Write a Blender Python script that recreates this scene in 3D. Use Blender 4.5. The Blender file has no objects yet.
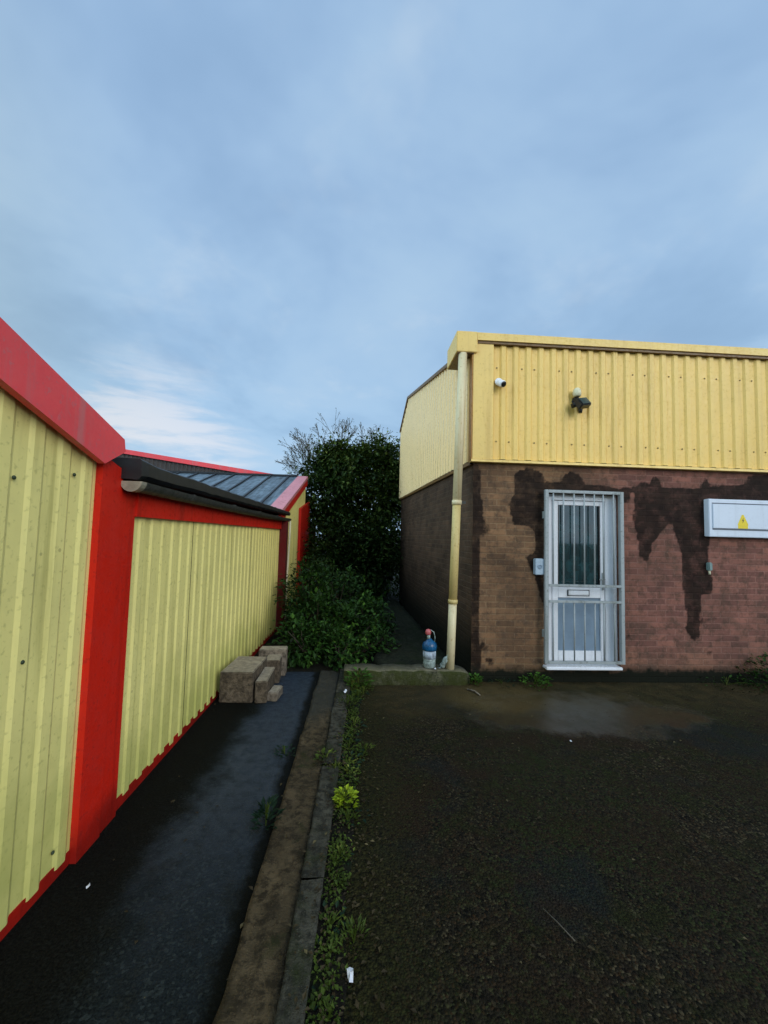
import bpy, math, random
from mathutils import Vector, Matrix, noise as mnoise
random.seed(7)
S = bpy.context.scene
COL = S.collection
R = math.radians

# ------------------------------------------------------------------ mesh helpers
class MB:
    def __init__(s): s.v = []; s.f = []; s.sm = []
    def face(s, pts, smooth=False):
        b = len(s.v); s.v += [tuple(p) for p in pts]; s.f.append(list(range(b, b+len(pts)))); s.sm.append(smooth)
    def box(s, x0, x1, y0, y1, z0, z1, bev=0.0):
        if bev > 0:
            s.bevbox(x0, x1, y0, y1, z0, z1, bev); return s
        b = len(s.v)
        s.v += [(x0,y0,z0),(x1,y0,z0),(x1,y1,z0),(x0,y1,z0),(x0,y0,z1),(x1,y0,z1),(x1,y1,z1),(x0,y1,z1)]
        for q in ((0,3,2,1),(4,5,6,7),(0,1,5,4),(1,2,6,5),(2,3,7,6),(3,0,4,7)):
            s.f.append([b+i for i in q]); s.sm.append(False)
        return s
    def bevbox(s, x0, x1, y0, y1, z0, z1, e):
        import bmesh
        bm = bmesh.new()
        vs = [bm.verts.new(p) for p in ((x0,y0,z0),(x1,y0,z0),(x1,y1,z0),(x0,y1,z0),(x0,y0,z1),(x1,y0,z1),(x1,y1,z1),(x0,y1,z1))]
        for q in ((0,3,2,1),(4,5,6,7),(0,1,5,4),(1,2,6,5),(2,3,7,6),(3,0,4,7)): bm.faces.new([vs[i] for i in q])
        bmesh.ops.bevel(bm, geom=bm.edges[:], offset=e, segments=2, affect='EDGES')
        b = len(s.v); bm.verts.index_update()
        s.v += [tuple(v.co) for v in bm.verts]
        for f in bm.faces: s.f.append([b+v.index for v in f.verts]); s.sm.append(False)
        bm.free()
    def tube(s, pts, r, n=10, cap=True):
        pts = [Vector(p) for p in pts]
        rs = r if isinstance(r, (list, tuple)) else [r]*len(pts)
        rings = []
        for i, p in enumerate(pts):
            d = (pts[min(i+1, len(pts)-1)] - pts[max(i-1, 0)]).normalized()
            a = Vector((0,0,1)) if abs(d.z) < .9 else Vector((1,0,0))
            u = d.cross(a).normalized(); w = d.cross(u)
            b = len(s.v)
            for k in range(n):
                t = 2*math.pi*k/n
                s.v.append(tuple(p + rs[i]*(math.cos(t)*u + math.sin(t)*w)))
            rings.append(b)
        for i in range(len(rings)-1):
            for k in range(n):
                a, b = rings[i], rings[i+1]
                s.f.append([a+k, a+(k+1)%n, b+(k+1)%n, b+k]); s.sm.append(True)
        if cap:
            s.f.append([rings[0]+k for k in range(n)][::-1]); s.sm.append(False)
            s.f.append([rings[-1]+k for k in range(n)]); s.sm.append(False)
        return s
    def lathe(s, prof, c, n=20, tilt=None):
        b0 = len(s.v)
        for (r, z) in prof:
            for k in range(n):
                t = 2*math.pi*k/n
                p = Vector((r*math.cos(t), r*math.sin(t), z))
                if tilt is not None: p = tilt @ p
                s.v.append(tuple(p + Vector(c)))
        for i in range(len(prof)-1):
            for k in range(n):
                a = b0+i*n; b = a+n
                s.f.append([a+k, a+(k+1)%n, b+(k+1)%n, b+k]); s.sm.append(True)
        s.f.append([b0+k for k in range(n)][::-1]); s.sm.append(False)
        s.f.append([b0+(len(prof)-1)*n+k for k in range(n)]); s.sm.append(False)
        return s
    def prism(s, poly, axis, a, b):
        # poly: list of 2D points; axis 'x','y','z' : extrude along that axis from a to b
        def P(p, t):
            return {'x': (t, p[0], p[1]), 'y': (p[0], t, p[1]), 'z': (p[0], p[1], t)}[axis]
        n = len(poly); i0 = len(s.v)
        s.v += [P(p, a) for p in poly] + [P(p, b) for p in poly]
        s.f.append([i0+i for i in range(n)][::-1]); s.sm.append(False)
        s.f.append([i0+n+i for i in range(n)]); s.sm.append(False)
        for i in range(n):
            s.f.append([i0+i, i0+(i+1)%n, i0+n+(i+1)%n, i0+n+i]); s.sm.append(False)
        return s
    def sheet(s, a, b, zb, zt, out, pitch=.15, depth=.03, phase=0.0, kind='trap', rows=1):
        # corrugated sheet from a to b (xy), bottom zb(u), top zt(u), corrugating towards 'out' (xy unit)
        a = Vector(a); b = Vector(b); L = (b-a).length; d = (b-a)/L; o = Vector(out)
        us = []
        if kind == 'trap':
            k = math.floor(-phase/pitch)-1
            while k*pitch+phase < L+pitch:
                base = k*pitch+phase
                for (f, h) in ((0, 0), (.42, 0), (.55, 1), (.87, 1)):
                    us.append((base+f*pitch, h*depth))
                k += 1
        else:
            N = 10
            k = 0
            while k*pitch/N < L:
                us.append((k*pitch/N, depth*(.5-.5*math.cos(2*math.pi*(k/N+phase))))); k += 1
        us = [q for q in us if 0 < q[0] < L]
        us = [(0, us[0][1])] + us + [(L, us[-1][1])]
        i0 = len(s.v)
        for (u, h) in us:
            p = a + d*u + o*h
            z0, z1 = zb(u), zt(u)
            for r in range(rows+1): s.v.append((p.x, p.y, z0+(z1-z0)*r/rows))
        for i in range(len(us)-1):
            for r in range(rows):
                q = i0+i*(rows+1)+r
                s.f.append([q, q+rows+1, q+rows+2, q+1]); s.sm.append(kind != 'trap')
        return s
    def leaf(s, p, d, up, L, W, fold=.15):
        # one folded leaf
        d = d.normalized(); side = d.cross(up)
        if side.length < 1e-3: side = d.cross(Vector((1,.2,.1)))
        side.normalize(); nn = side.cross(d)
        b = len(s.v)
        s.v += [tuple(p), tuple(p+d*L*.45+side*W*.5+nn*fold*W), tuple(p+d*L-nn*.12*L), tuple(p+d*L*.45-side*W*.5+nn*fold*W)]
        s.f += [[b, b+1, b+2], [b, b+2, b+3]]; s.sm += [False, False]
    def build(s, name, mat, parent=None, loc=None):
        me = bpy.data.meshes.new(name)
        off = Vector((0,0,0))
        if parent is not None:
            q = parent
            while q is not None: off += q.location; q = q.parent
        elif loc is not None: off = Vector(loc)
        me.from_pydata([tuple(Vector(v)-off) for v in s.v], [], s.f)
        me.polygons.foreach_set('use_smooth', s.sm)
        me.materials.append(mat); me.update()
        o = bpy.data.objects.new(name, me); COL.objects.link(o)
        if parent is not None: o.parent = parent
        elif loc is not None: o.location = loc
        return o

def tag(o, label, cat, group=None):
    o['label'] = label; o['category'] = cat
    if group: o['group'] = group
    return o
def thing(name, label, cat, loc, group=None):
    o = bpy.data.objects.new(name, None); COL.objects.link(o); o.location = loc; o.empty_display_size = .1
    return tag(o, label, cat, group)
def struct(o): o['kind'] = 'structure'; return o
def copy_tree(o, parent=None):
    c = o.copy(); COL.objects.link(c); c.parent = parent
    for ch in list(o.children): copy_tree(ch, c)
    return c

# ------------------------------------------------------------------ node helpers
class NT:
    def __init__(s, name):
        s.m = bpy.data.materials.new(name); s.m.use_nodes = True
        s.t = s.m.node_tree; s.n = s.t.nodes; s.l = s.t.links
        s.b = s.n['Principled BSDF']
        s.pos = s.n.new('ShaderNodeNewGeometry').outputs['Position']
    def new(s, k): return s.n.new(k)
    def link(s, a, b): s.l.new(a, b)
    def put(s, sock, v):
        if hasattr(v, 'links') or isinstance(v, bpy.types.NodeSocket): s.l.new(v, sock)
        elif isinstance(v, (tuple, list)) and len(v) == 3 and sock.type == 'RGBA': sock.default_value = (*v, 1)
        else: sock.default_value = v
    def mapv(s, scale=(1,1,1), loc=(0,0,0), vec=None):
        m = s.new('ShaderNodeMapping'); m.inputs['Scale'].default_value = scale; m.inputs['Location'].default_value = loc
        s.link(vec or s.pos, m.inputs['Vector']); return m.outputs['Vector']
    def noise(s, scale, detail=4, rough=.55, vec=None, dist=0, out='Fac'):
        n = s.new('ShaderNodeTexNoise'); n.inputs['Scale'].default_value = scale; n.inputs['Detail'].default_value = detail
        n.inputs['Roughness'].default_value = rough; n.inputs['Distortion'].default_value = dist
        s.link(vec or s.pos, n.inputs['Vector']); return n.outputs[out]
    def voro(s, scale, vec=None, out='Distance', feature='F1'):
        n = s.new('ShaderNodeTexVoronoi'); n.feature = feature; n.inputs['Scale'].default_value = scale
        s.link(vec or s.pos, n.inputs['Vector']); return n.outputs[out]
    def ramp(s, fac, stops):
        r = s.new('ShaderNodeValToRGB'); e = r.color_ramp.elements
        while len(e) < len(stops): e.new(.5)
        for i, (p, c) in enumerate(stops):
            e[i].position = p; e[i].color = (*c, 1) if not isinstance(c, (int, float)) else (c, c, c, 1)
        s.link(fac, r.inputs['Fac']); return r.outputs['Color']
    def rng(s, v, a, b, c=0., d=1.):
        m = s.new('ShaderNodeMapRange'); m.interpolation_type = 'SMOOTHSTEP'
        for k, x in zip(('Value','From Min','From Max','To Min','To Max'), (v, a, b, c, d)): s.put(m.inputs[k], x)
        return m.outputs['Result']
    def math(s, op, a, b=0.):
        m = s.new('ShaderNodeMath'); m.operation = op; s.put(m.inputs[0], a); s.put(m.inputs[1], b); return m.outputs[0]
    def mix(s, fac, a, b, mode='MIX'):
        m = s.new('ShaderNodeMix'); m.data_type = 'RGBA'; m.blend_type = mode
        s.put(m.inputs['Factor'], fac); s.put(m.inputs['A'], a) if False else None
        s.put(m.inputs[6], a); s.put(m.inputs[7], b); return m.outputs[2]
    def xyz(s, vec=None):
        n = s.new('ShaderNodeSeparateXYZ'); s.link(vec or s.pos, n.inputs[0]); return n.outputs
    def comb(s, x, y, z):
        n = s.new('ShaderNodeCombineXYZ')
        for i, v in enumerate((x, y, z)): s.put(n.inputs[i], v)
        return n.outputs[0]
    def attr(s, name):
        n = s.new('ShaderNodeAttribute'); n.attribute_name = name; return n.outputs
    def bump(s, h, strength=.3, dist=.01):
        b = s.new('ShaderNodeBump'); b.inputs['Strength'].default_value = strength; b.inputs['Distance'].default_value = dist
        s.link(h, b.inputs['Height']); s.link(b.outputs[0], s.b.inputs['Normal'])
    def done(s, color, rough=.6, metallic=0., spec=.5):
        s.put(s.b.inputs['Base Color'], color); s.put(s.b.inputs['Roughness'], rough); s.put(s.b.inputs['Metallic'], metallic)
        s.put(s.b.inputs['Specular IOR Level'], spec); return s.m

def paint(name, base, dirt=(.06,.055,.03), amount=.5, rough=.45, streak=True, low=None, lowh=.9, spec=.4, speckle=0.):
    """weathered painted sheet: blotches, vertical run marks, optional algae near the ground"""
    t = NT(name)
    n1 = t.noise(1.7, 4, .6); n2 = t.noise(38, 2, .6)
    st = t.noise(1, 5, .65, t.mapv((9, 9, .55)))
    n4 = t.noise(7, 3, .7)
    c = t.mix(t.rng(n1, .35, .75, 0, .55*amount), base, tuple(x*.68 for x in base))
    c = t.mix(t.rng(n4, .35, .7, 0, .5*amount), c, tuple(x*.80+.02 for x in base))
    if streak: c = t.mix(t.rng(st, .48, .72, 0, .8*amount), c, dirt)
    c = t.mix(t.rng(n2, .56, .74, 0, .6*amount), c, dirt)
    if speckle: c = t.mix(t.math('MULTIPLY', t.rng(t.voro(5.5), .06, .035), t.rng(t.noise(3.1, 1), .5, .56, 0, speckle)), c, (.02,.025,.01))
    if low:
        z = t.xyz()[2]
        m = t.math('ADD', t.rng(z, lowh, 0, 0, .9), t.math('MULTIPLY', t.math('SUBTRACT', n1, .5), 1.3))
        c = t.mix(t.rng(m, .25, 1.1, 0, .75), c, low)
    t.bump(t.noise(60, 3), .06, .003)
    return t.done(c, t.rng(n2, .3, .8, rough-.08, rough+.2), 0, spec)

def plain(name, c, rough=.6, metallic=0., var=.25, scale=30, spec=.5):
    t = NT(name)
    n = t.noise(scale, 4, .6)
    return t.done(t.mix(t.rng(n, .3, .75, 0, 1), c, tuple(x*(1-var) for x in c)), rough, metallic, spec)

def leafmat(name, dark, mid, light, lightshare=.85, rough=.5):
    t = NT(name)
    r = [n for n in t.n if n.type == 'NEW_GEOMETRY'][0].outputs['Random Per Island']
    big = t.noise(2.2, 2)
    f = t.math('ADD', t.math('MULTIPLY', r, .65), t.math('MULTIPLY', t.rng(big, .35, .65), .35))
    c = t.ramp(f, [(0.1, dark), (.55, mid), (lightshare, mid), (1.0, light)])
    return t.done(c, rough, 0, .12)

# ------------------------------------------------------------------ materials
M = {}
M['yel_left'] = paint('lemon_paint', (.93,.815,.285), dirt=(.38,.34,.09), amount=.65, low=(.42,.43,.10), lowh=1.4, speckle=.35)
M['red'] = paint('red_paint', (.66,.017,.006), dirt=(.12,.006,.004), amount=.5, rough=.5, low=(.06,.004,.003), lowh=.35, spec=.25)
M['red_fascia'] = paint('faded_red_paint', (.92,.085,.095), dirt=(.55,.18,.18), amount=.8, rough=.55, spec=.3)
M['pink'] = paint('pink_trim', (.70,.27,.29), dirt=(.3,.1,.1), amount=.5)
M['shaded_red'] = paint('shaded_red_paint', (.12,.006,.006), amount=.6, rough=.7, spec=.2)  # red paint darkened for the shade on the end post
M['felt'] = plain('black_felt', (.014,.016,.018), .5, var=.5, scale=18)
M['gutter'] = paint('grey_gutter', (.045,.047,.040), dirt=(.012,.016,.008), amount=1.0, rough=.6)
M['gutter_end'] = plain('gutter_end', (.36,.33,.24), .6, var=.4)
M['yel'] = paint('golden_cladding', (.90,.60,.155), dirt=(.42,.25,.05), amount=.4, rough=.42, spec=.4)
M['yel_side'] = paint('skylit_cladding', (.97,.70,.32), dirt=(.75,.50,.18), amount=.15, rough=.3, spec=.5)  # same cladding as the front, lightened for the sky it reflects
M['trim_y'] = paint('yellow_trim', (.88,.60,.17), dirt=(.40,.20,.03), amount=.4, rough=.42)
M['soffit'] = paint('brown_soffit', (.17,.085,.018), amount=.6)
M['orange_shade'] = paint('orange_shade_trim', (.42,.19,.02), dirt=(.16,.06,.01), amount=.9)  # brownish orange shade beside the corner trim, painted as a colour
M['roofdark'] = plain('dark_roof', (.05,.045,.045), .7, var=.4, scale=3)
M['browncl'] = plain('brown_cladding', (.065,.052,.045), .7, var=.4, scale=6)
M['white'] = paint('white_upvc', (.84,.85,.87), dirt=(.42,.40,.36), amount=.28, rough=.3)
M['cream'] = paint('cream_pipe', (.76,.64,.38), dirt=(.42,.25,.06), amount=.7, rough=.45)
M['mustard'] = paint('mustard_pipe', (.66,.50,.19), dirt=(.32,.17,.03), amount=.9, rough=.5)
M['galv'] = paint('galvanised_steel', (.36,.39,.385), dirt=(.11,.12,.09), amount=.8, rough=.5)
M['panelblue'] = plain('blue_grey_panel', (.22,.30,.38), .35, var=.2, scale=5)
M['cab'] = paint('cabinet_white', (.68,.73,.80), dirt=(.3,.3,.3), amount=.2, rough=.4)
M['cabline'] = plain('cabinet_groove', (.12,.14,.17), .6)
M['sticker'] = plain('yellow_sticker', (.85,.62,.01), .4, var=.1)
M['black'] = plain('black_plastic', (.012,.012,.013), .35, var=.3)
M['lamp_glass'] = plain('lamp_glass', (.05,.08,.075), .1, var=.2)
M['offwhite'] = plain('offwhite_plastic', (.74,.68,.44), .5, var=.15)
M['keypad'] = plain('pale_blue_grey', (.40,.50,.58), .4, var=.25, scale=40)
M['tealgrey'] = plain('teal_grey', (.20,.29,.27), .5)
M['screw'] = plain('screw_head', (.30,.20,.05), .5)
M['bolt'] = plain('green_bolt', (.03,.05,.02), .6)
M['blue'] = plain('blue_plastic', (.010,.11,.26), .25, var=.6)
M['clear'] = plain('clear_plastic', (.36,.44,.40), .15, var=.75, scale=28)
M['label'] = plain('pale_label', (.52,.62,.72), .4, var=.7, scale=22)
M['redcap'] = plain('red_cap', (.55,.12,.12), .35)
M['paper'] = plain('litter_paper', (.75,.76,.80), .7, var=.15)
M['twig'] = plain('twig', (.055,.042,.028), .8)
M['bark'] = plain('bark', (.035,.027,.018), .9, var=.5)
M['drytwig'] = plain('dry_twig', (.10,.085,.06), .8)

def glass():
    t = NT('door_glass')
    z = t.xyz()[2]
    n = t.noise(5, 4, .6)
    c = t.mix(t.rng(n, .4, .7), (.006,.022,.024), (.02,.065,.07))
    t.b.inputs['Coat Weight'].default_value = .6
    return t.done(c, .04, 0, .8)
M['glass'] = glass()

def brick(name, axis, side=False):
    t = NT(name)
    P = t.xyz()
    uv = t.comb(P[0] if axis == 'x' else P[1], P[2], 0)
    wob = t.noise(6, 3, out='Color')
    uvw = t.new('ShaderNodeVectorMath'); uvw.operation = 'ADD'
    sc = t.new('ShaderNodeVectorMath'); sc.operation = 'SCALE'; sc.inputs['Scale'].default_value = .012
    t.link(wob, sc.inputs[0]); t.link(uv, uvw.inputs[0]); t.link(sc.outputs[0], uvw.inputs[1])
    br = t.new('ShaderNodeTexBrick')
    t.link(uvw.outputs[0], br.inputs['Vector'])
    br.inputs['Scale'].default_value = 1; br.inputs['Brick Width'].default_value = .225; br.inputs['Row Height'].default_value = .069
    br.inputs['Mortar Size'].default_value = .008; br.inputs['Mortar Smooth'].default_value = .3; br.inputs['Bias'].default_value = -.1
    br.inputs['Color1'].default_value = (.72,.70,.72,1); br.inputs['Color2'].default_value = (1.25,1.15,1.08,1); br.inputs['Mortar'].default_value = (1.08,1.12,1.12,1)
    n1 = t.noise(1.3, 5, .6); n2 = t.noise(14, 5, .65); n3 = t.noise(55, 3, .6)
    if not side:
        warm = t.mix(t.rng(n1, .3, .7), (.255,.150,.080), (.135,.080,.045))
        red = t.mix(t.rng(n1, .3, .7), (.275,.124,.094), (.180,.088,.066))
        c = t.mix(t.rng(t.math('ADD', P[0], t.math('MULTIPLY', n1, .8)), 2.6, 3.7), warm, red)
        c = t.mix(t.rng(t.math('ADD', P[2], n1), 1.0, .5, 0, .45), c, (.20,.125,.062))
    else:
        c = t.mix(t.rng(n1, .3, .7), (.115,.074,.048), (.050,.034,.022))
    c = t.mix(1.0, c, br.outputs['Color'], 'MULTIPLY')
    c = t.mix(t.rng(n2, .42, .72, 0, .7), c, (.065,.043,.030))
    c = t.mix(t.rng(t.noise(4, 5, .7), .48, .7, 0, .5), c, (.085,.060,.042))
    c = t.mix(t.rng(n3, .58, .8, 0, .35), c, (.30,.25,.20))
    rough = .85
    if not side:
        st = t.attr('stain')[2] if False else t.attr('stain')['Fac']
        sm = t.rng(t.math('ADD', st, t.math('MULTIPLY', t.math('SUBTRACT', t.noise(11, 6, .72), .5), 1.0)), .28, .70)
        dk = t.mix(t.rng(n2, .3, .75), (.010,.006,.0045), (.026,.016,.011))
        dk = t.mix(.6, dk, t.mix(1.0, dk, br.outputs['Color'], 'MULTIPLY'))
        c = t.mix(t.math('MULTIPLY', sm, t.rng(t.noise(8, 4, .7), .3, .55, .72, .96)), c, dk)
        # damp course: dark wet band at the foot of the wall
        db = t.rng(t.math('ADD', P[2], t.math('MULTIPLY', t.math('SUBTRACT', n2, .5), .18)), .20, .10)
        c = t.mix(db, c, (.010,.011,.007))
        rough = t.math('SUBTRACT', .88, t.math('MULTIPLY', sm, .25))
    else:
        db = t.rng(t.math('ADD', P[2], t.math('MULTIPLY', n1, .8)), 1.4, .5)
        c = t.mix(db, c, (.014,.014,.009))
    h = t.math('SUBTRACT', t.math('MULTIPLY', n2, .5), br.outputs['Fac'])
    t.bump(h, .6, .010)
    return t.done(c, rough, 0, .08)
M['brick'] = brick('brick_front', 'x'); M['brick_side'] = brick('brick_side', 'y', True)

def yard_mat():
    t = NT('yard_asphalt'); P = t.xyz()
    big = t.noise(.75, 6, .62); mid = t.noise(5.5, 5, .65); fine = t.noise(95, 3, .7); stones = t.voro(96, out='Color'); sd = t.voro(96)
    g = t.new('ShaderNodeSeparateColor'); t.link(stones, g.inputs[0])
    c = t.mix(t.rng(g.outputs[0], .0, 1.0), (.0035,.0032,.0024), (.026,.0225,.0155))
    c = t.mix(t.rng(g.outputs[1], .82, .97, 0, .9), c, (.095,.080,.052))
    c = t.mix(t.rng(g.outputs[2], .80, .95, 0, .7), c, (.050,.029,.015))
    c = t.mix(t.rng(mid, .46, .66, 0, .75), c, t.mix(t.rng(fine, .35, .65), (.006,.008,.003), (.030,.034,.012)))     # moss film
    c = t.mix(t.rng(t.noise(2.1, 6, .7), .48, .64, 0, .65), c, t.mix(t.rng(fine, .35, .65), (.008,.005,.003), (.036,.024,.014)))
    m25 = t.noise(26, 4, .75)
    c = t.mix(t.rng(m25, .52, .66, 0, .7), c, t.mix(t.rng(t.noise(1.6, 2), .42, .58), (.040,.026,.016), (.026,.034,.011)))
    c = t.mix(t.rng(m25, .46, .34, 0, .7), c, (.0035,.0035,.003))
    c = t.mix(t.rng(t.math('MULTIPLY', g.outputs[1], t.noise(1.1, 3)), .36, .48, 0, .7), c, (.020,.033,.010))
    c = t.mix(t.rng(t.noise(.9, 4, .6, t.mapv((1,1,1), (7,3,0))), .52, .64, 0, .65), c, t.mix(t.rng(fine, .35, .65), (.004,.006,.008), (.018,.026,.030)))
    c = t.mix(t.rng(t.noise(1.5, 4, .6, t.mapv((1,1,1), (2,9,0))), .53, .66, 0, .6), c, t.mix(t.rng(fine, .35, .65), (.010,.005,.003), (.045,.027,.018)))
    # silt washed against the wall and beside the ledge
    dx = t.math('DIVIDE', t.math('SUBTRACT', P[0], 1.45), .55); dy = t.math('DIVIDE', t.math('SUBTRACT', P[1], 4.15), .42)
    d = t.math('ADD', t.math('ADD', t.math('MULTIPLY', dx, dx), t.math('MULTIPLY', dy, dy)), t.math('MULTIPLY', t.math('SUBTRACT', mid, .5), 1.6))
    c = t.mix(t.rng(d, 1.5, .3, 0, .9), c, t.mix(t.rng(fine, .3, .7), (.09,.068,.030), (.17,.125,.055)))
    sy = t.rng(t.math('ADD', P[1], t.math('MULTIPLY', t.math('SUBTRACT', big, .5), 1.4)), 3.3, 4.3, 0, .65)
    c = t.mix(sy, c, t.mix(t.rng(mid, .35, .65), (.040,.036,.017), (.085,.064,.032)))
    ms = t.rng(t.math('ADD', P[0], t.math('MULTIPLY', t.math('SUBTRACT', mid, .5), .5)), .42, .05, 0, .7)
    c = t.mix(ms, c, t.mix(t.rng(t.noise(48, 4, .7), .38, .62), (.004,.005,.002), (.042,.042,.014)))
    c = t.mix(1.0, c, (.90,.84,.68), 'MULTIPLY')
    # shallow wet patch in front of the door
    wx = t.math('DIVIDE', t.math('SUBTRACT', P[0], 2.15), 1.25); wy = t.math('DIVIDE', t.math('SUBTRACT', P[1], 3.75), .55)
    w = t.math('ADD', t.math('ADD', t.math('MULTIPLY', wx, wx), t.math('MULTIPLY', wy, wy)), t.math('MULTIPLY', t.math('SUBTRACT', t.noise(2.4, 5, .6), .5), 2.6))
    wm = t.rng(w, .95, .35)
    rough = t.math('SUBTRACT', t.rng(mid, .3, .7, .78, .95), t.math('MULTIPLY', wm, .48))
    c = t.mix(t.math('MULTIPLY', wm, .4), c, (.034,.026,.011))  # tan reflection of the wall painted faintly into the wet patch
    hh = t.math('MULTIPLY', t.math('ADD', t.math('MULTIPLY', sd, -1.0), t.math('MULTIPLY', fine, .5)), t.math('SUBTRACT', 1.0, t.math('MULTIPLY', wm, .93)))
    t.bump(hh, 1.0, .010)
    return t.done(c, rough, 0, t.math('ADD', .10, t.math('MULTIPLY', wm, .35)))
M['yard'] = yard_mat()

def path_mat():
    t = NT('path_asphalt'); P = t.xyz()
    big = t.noise(1.1, 6, .62); mid = t.noise(7, 5, .65); fine = t.noise(110, 3, .7)
    c = t.mix(t.rng(fine, .3, .7), (.0028,.0038,.0036), (.016,.021,.019))
    vs = t.new('ShaderNodeSeparateColor'); t.link(t.voro(95, out='Color'), vs.inputs[0])
    c = t.mix(t.rng(vs.outputs[0], .75, .98, 0, .8), c, (.034,.042,.038))
    c = t.mix(t.rng(mid, .48, .68, 0, .7), c, t.mix(t.rng(fine, .35, .65), (.003,.004,.002), (.022,.022,.014)))
    c = t.mix(t.rng(t.voro(60, out='Distance'), .10, .05, 0, .35), c, (.06,.06,.05))
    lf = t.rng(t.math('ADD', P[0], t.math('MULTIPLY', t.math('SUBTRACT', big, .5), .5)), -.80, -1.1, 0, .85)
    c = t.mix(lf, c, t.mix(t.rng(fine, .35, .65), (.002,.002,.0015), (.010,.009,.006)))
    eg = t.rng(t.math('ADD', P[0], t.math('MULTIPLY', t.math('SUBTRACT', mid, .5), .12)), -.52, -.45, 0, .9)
    c = t.mix(eg, c, (.004,.004,.002))  # shadow line beside the edging, painted into the path colour
    # wet and smooth along the kerb, dusty and rough by the shed
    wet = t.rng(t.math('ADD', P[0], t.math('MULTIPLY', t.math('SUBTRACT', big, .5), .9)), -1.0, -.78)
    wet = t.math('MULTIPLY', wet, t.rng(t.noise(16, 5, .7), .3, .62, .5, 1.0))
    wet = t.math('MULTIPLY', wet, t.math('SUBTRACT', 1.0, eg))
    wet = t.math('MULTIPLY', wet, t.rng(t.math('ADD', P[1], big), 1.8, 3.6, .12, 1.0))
    c = t.mix(t.math('MULTIPLY', wet, .75), c, (.026,.044,.072))  # blue sky sheen painted into the colour of the wet band
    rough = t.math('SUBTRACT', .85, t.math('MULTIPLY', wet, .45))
    t.bump(t.math('ADD', fine, t.math('MULTIPLY', t.voro(130), -.6)), .9, .007)
    return t.done(c, rough, 0, t.math('ADD', .06, t.math('MULTIPLY', wet, .45)))
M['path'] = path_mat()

def concrete(name, a, b, moss=.5, mosscol=(.022,.030,.007)):
    t = NT(name)
    n1 = t.noise(2.3, 6, .65); n2 = t.noise(22, 5, .7); n3 = t.noise(120, 2)
    c = t.mix(t.rng(n1, .3, .7), a, b)
    c = t.mix(t.rng(n2, .42, .64, 0, .85), c, tuple(x*.28 for x in b))
    c = t.mix(t.rng(t.noise(9, 6, .75), .45, .65, 0, .6), c, tuple(x*.5 for x in b))
    c = t.mix(t.rng(t.math('ADD', t.math('MULTIPLY', n1, .5), t.math('MULTIPLY', t.noise(6, 5, .7), .5)), .62-.25*moss, .78-.25*moss), c, mosscol)
    c = t.mix(t.rng(n3, .6, .75, 0, .4), c, tuple(min(1, x*1.7) for x in a))
    if 'haunch' in name:
        c = t.mix(t.rng(t.math('ADD', t.xyz()[1], n1), 3.7, 4.4, 0, .8), c, t.mix(n2, (.055,.056,.045), (.03,.031,.025)))
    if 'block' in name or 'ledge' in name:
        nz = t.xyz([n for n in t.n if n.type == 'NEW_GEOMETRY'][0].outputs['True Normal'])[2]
        c = t.mix(t.rng(nz, .6, .95, 0, .75 if 'block' in name else .25), c, t.mix(t.rng(n2, .35, .65), (.50,.42,.30), (.32,.265,.19)))  # upward faces lightened: top light painted into block and ledge colour
    t.bump(t.math('ADD', n2, t.math('MULTIPLY', n3, .4)), 1.0, .016)
    return t.done(c, .9, 0, .18)
M['haunch'] = concrete('haunch_concrete', (.115,.083,.044), (.060,.045,.024), .35)
M['kerb'] = concrete('kerb_concrete', (.092,.086,.062), (.046,.045,.033), .5)
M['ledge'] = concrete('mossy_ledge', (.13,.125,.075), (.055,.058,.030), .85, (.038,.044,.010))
M['alley'] = concrete('alley_concrete', (.036,.040,.022), (.018,.021,.011), .6, (.012,.020,.005))
M['soil'] = concrete('damp_soil', (.018,.014,.008), (.009,.008,.005), .6, (.010,.014,.004))
M['ground'] = concrete('rough_ground', (.04,.04,.03), (.025,.026,.018), .5)
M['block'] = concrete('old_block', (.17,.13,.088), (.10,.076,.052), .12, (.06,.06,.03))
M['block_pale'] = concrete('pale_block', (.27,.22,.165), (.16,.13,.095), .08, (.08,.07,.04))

def roofmat():
    t = NT('blue_grey_roof')
    st = t.noise(1, 6, .7, t.mapv((14, 1.2, 3))); n = t.noise(6, 5, .65)
    c = t.mix(t.rng(st, .35, .7), (.045,.065,.078), (.16,.225,.27))
    c = t.mix(t.rng(n, .55, .75, 0, .8), c, (.022,.030,.020))
    t.bump(n, .2, .01)
    return t.done(c, t.rng(n, .3, .7, .35, .6), 0, .5)
M['roof'] = roofmat()
M['leaf_dark'] = leafmat('evergreen_leaves', (.006,.013,.003), (.026,.055,.010), (.13,.18,.04), .76)
M['leaf_top'] = leafmat('tree_leaves', (.012,.020,.004), (.060,.100,.018), (.24,.28,.07), .72)  # greens raised to stand for sky light on the crown tops
M['leaf_sparse'] = leafmat('sparse_leaves', (.035,.045,.025), (.075,.085,.045), (.20,.21,.13), .7)
M['leaf_shrub'] = leafmat('shrub_leaves', (.004,.010,.002), (.022,.060,.010), (.09,.19,.025), .72)
M['weed'] = leafmat('weed_leaves', (.016,.028,.004), (.055,.085,.012), (.20,.22,.04))
M['weed_bright'] = leafmat('bright_weed_leaves', (.12,.17,.010), (.30,.40,.020), (.42,.50,.05))
M['weed_green'] = leafmat('green_weed_leaves', (.02,.05,.008), (.05,.12,.015), (.10,.20,.03))
M['weed_teal'] = leafmat('dark_weed_leaves', (.006,.016,.009), (.012,.032,.016), (.03,.06,.03))
M['litter'] = leafmat('dead_leaf_litter', (.020,.015,.008), (.050,.038,.018), (.16,.13,.06), .75)

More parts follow.
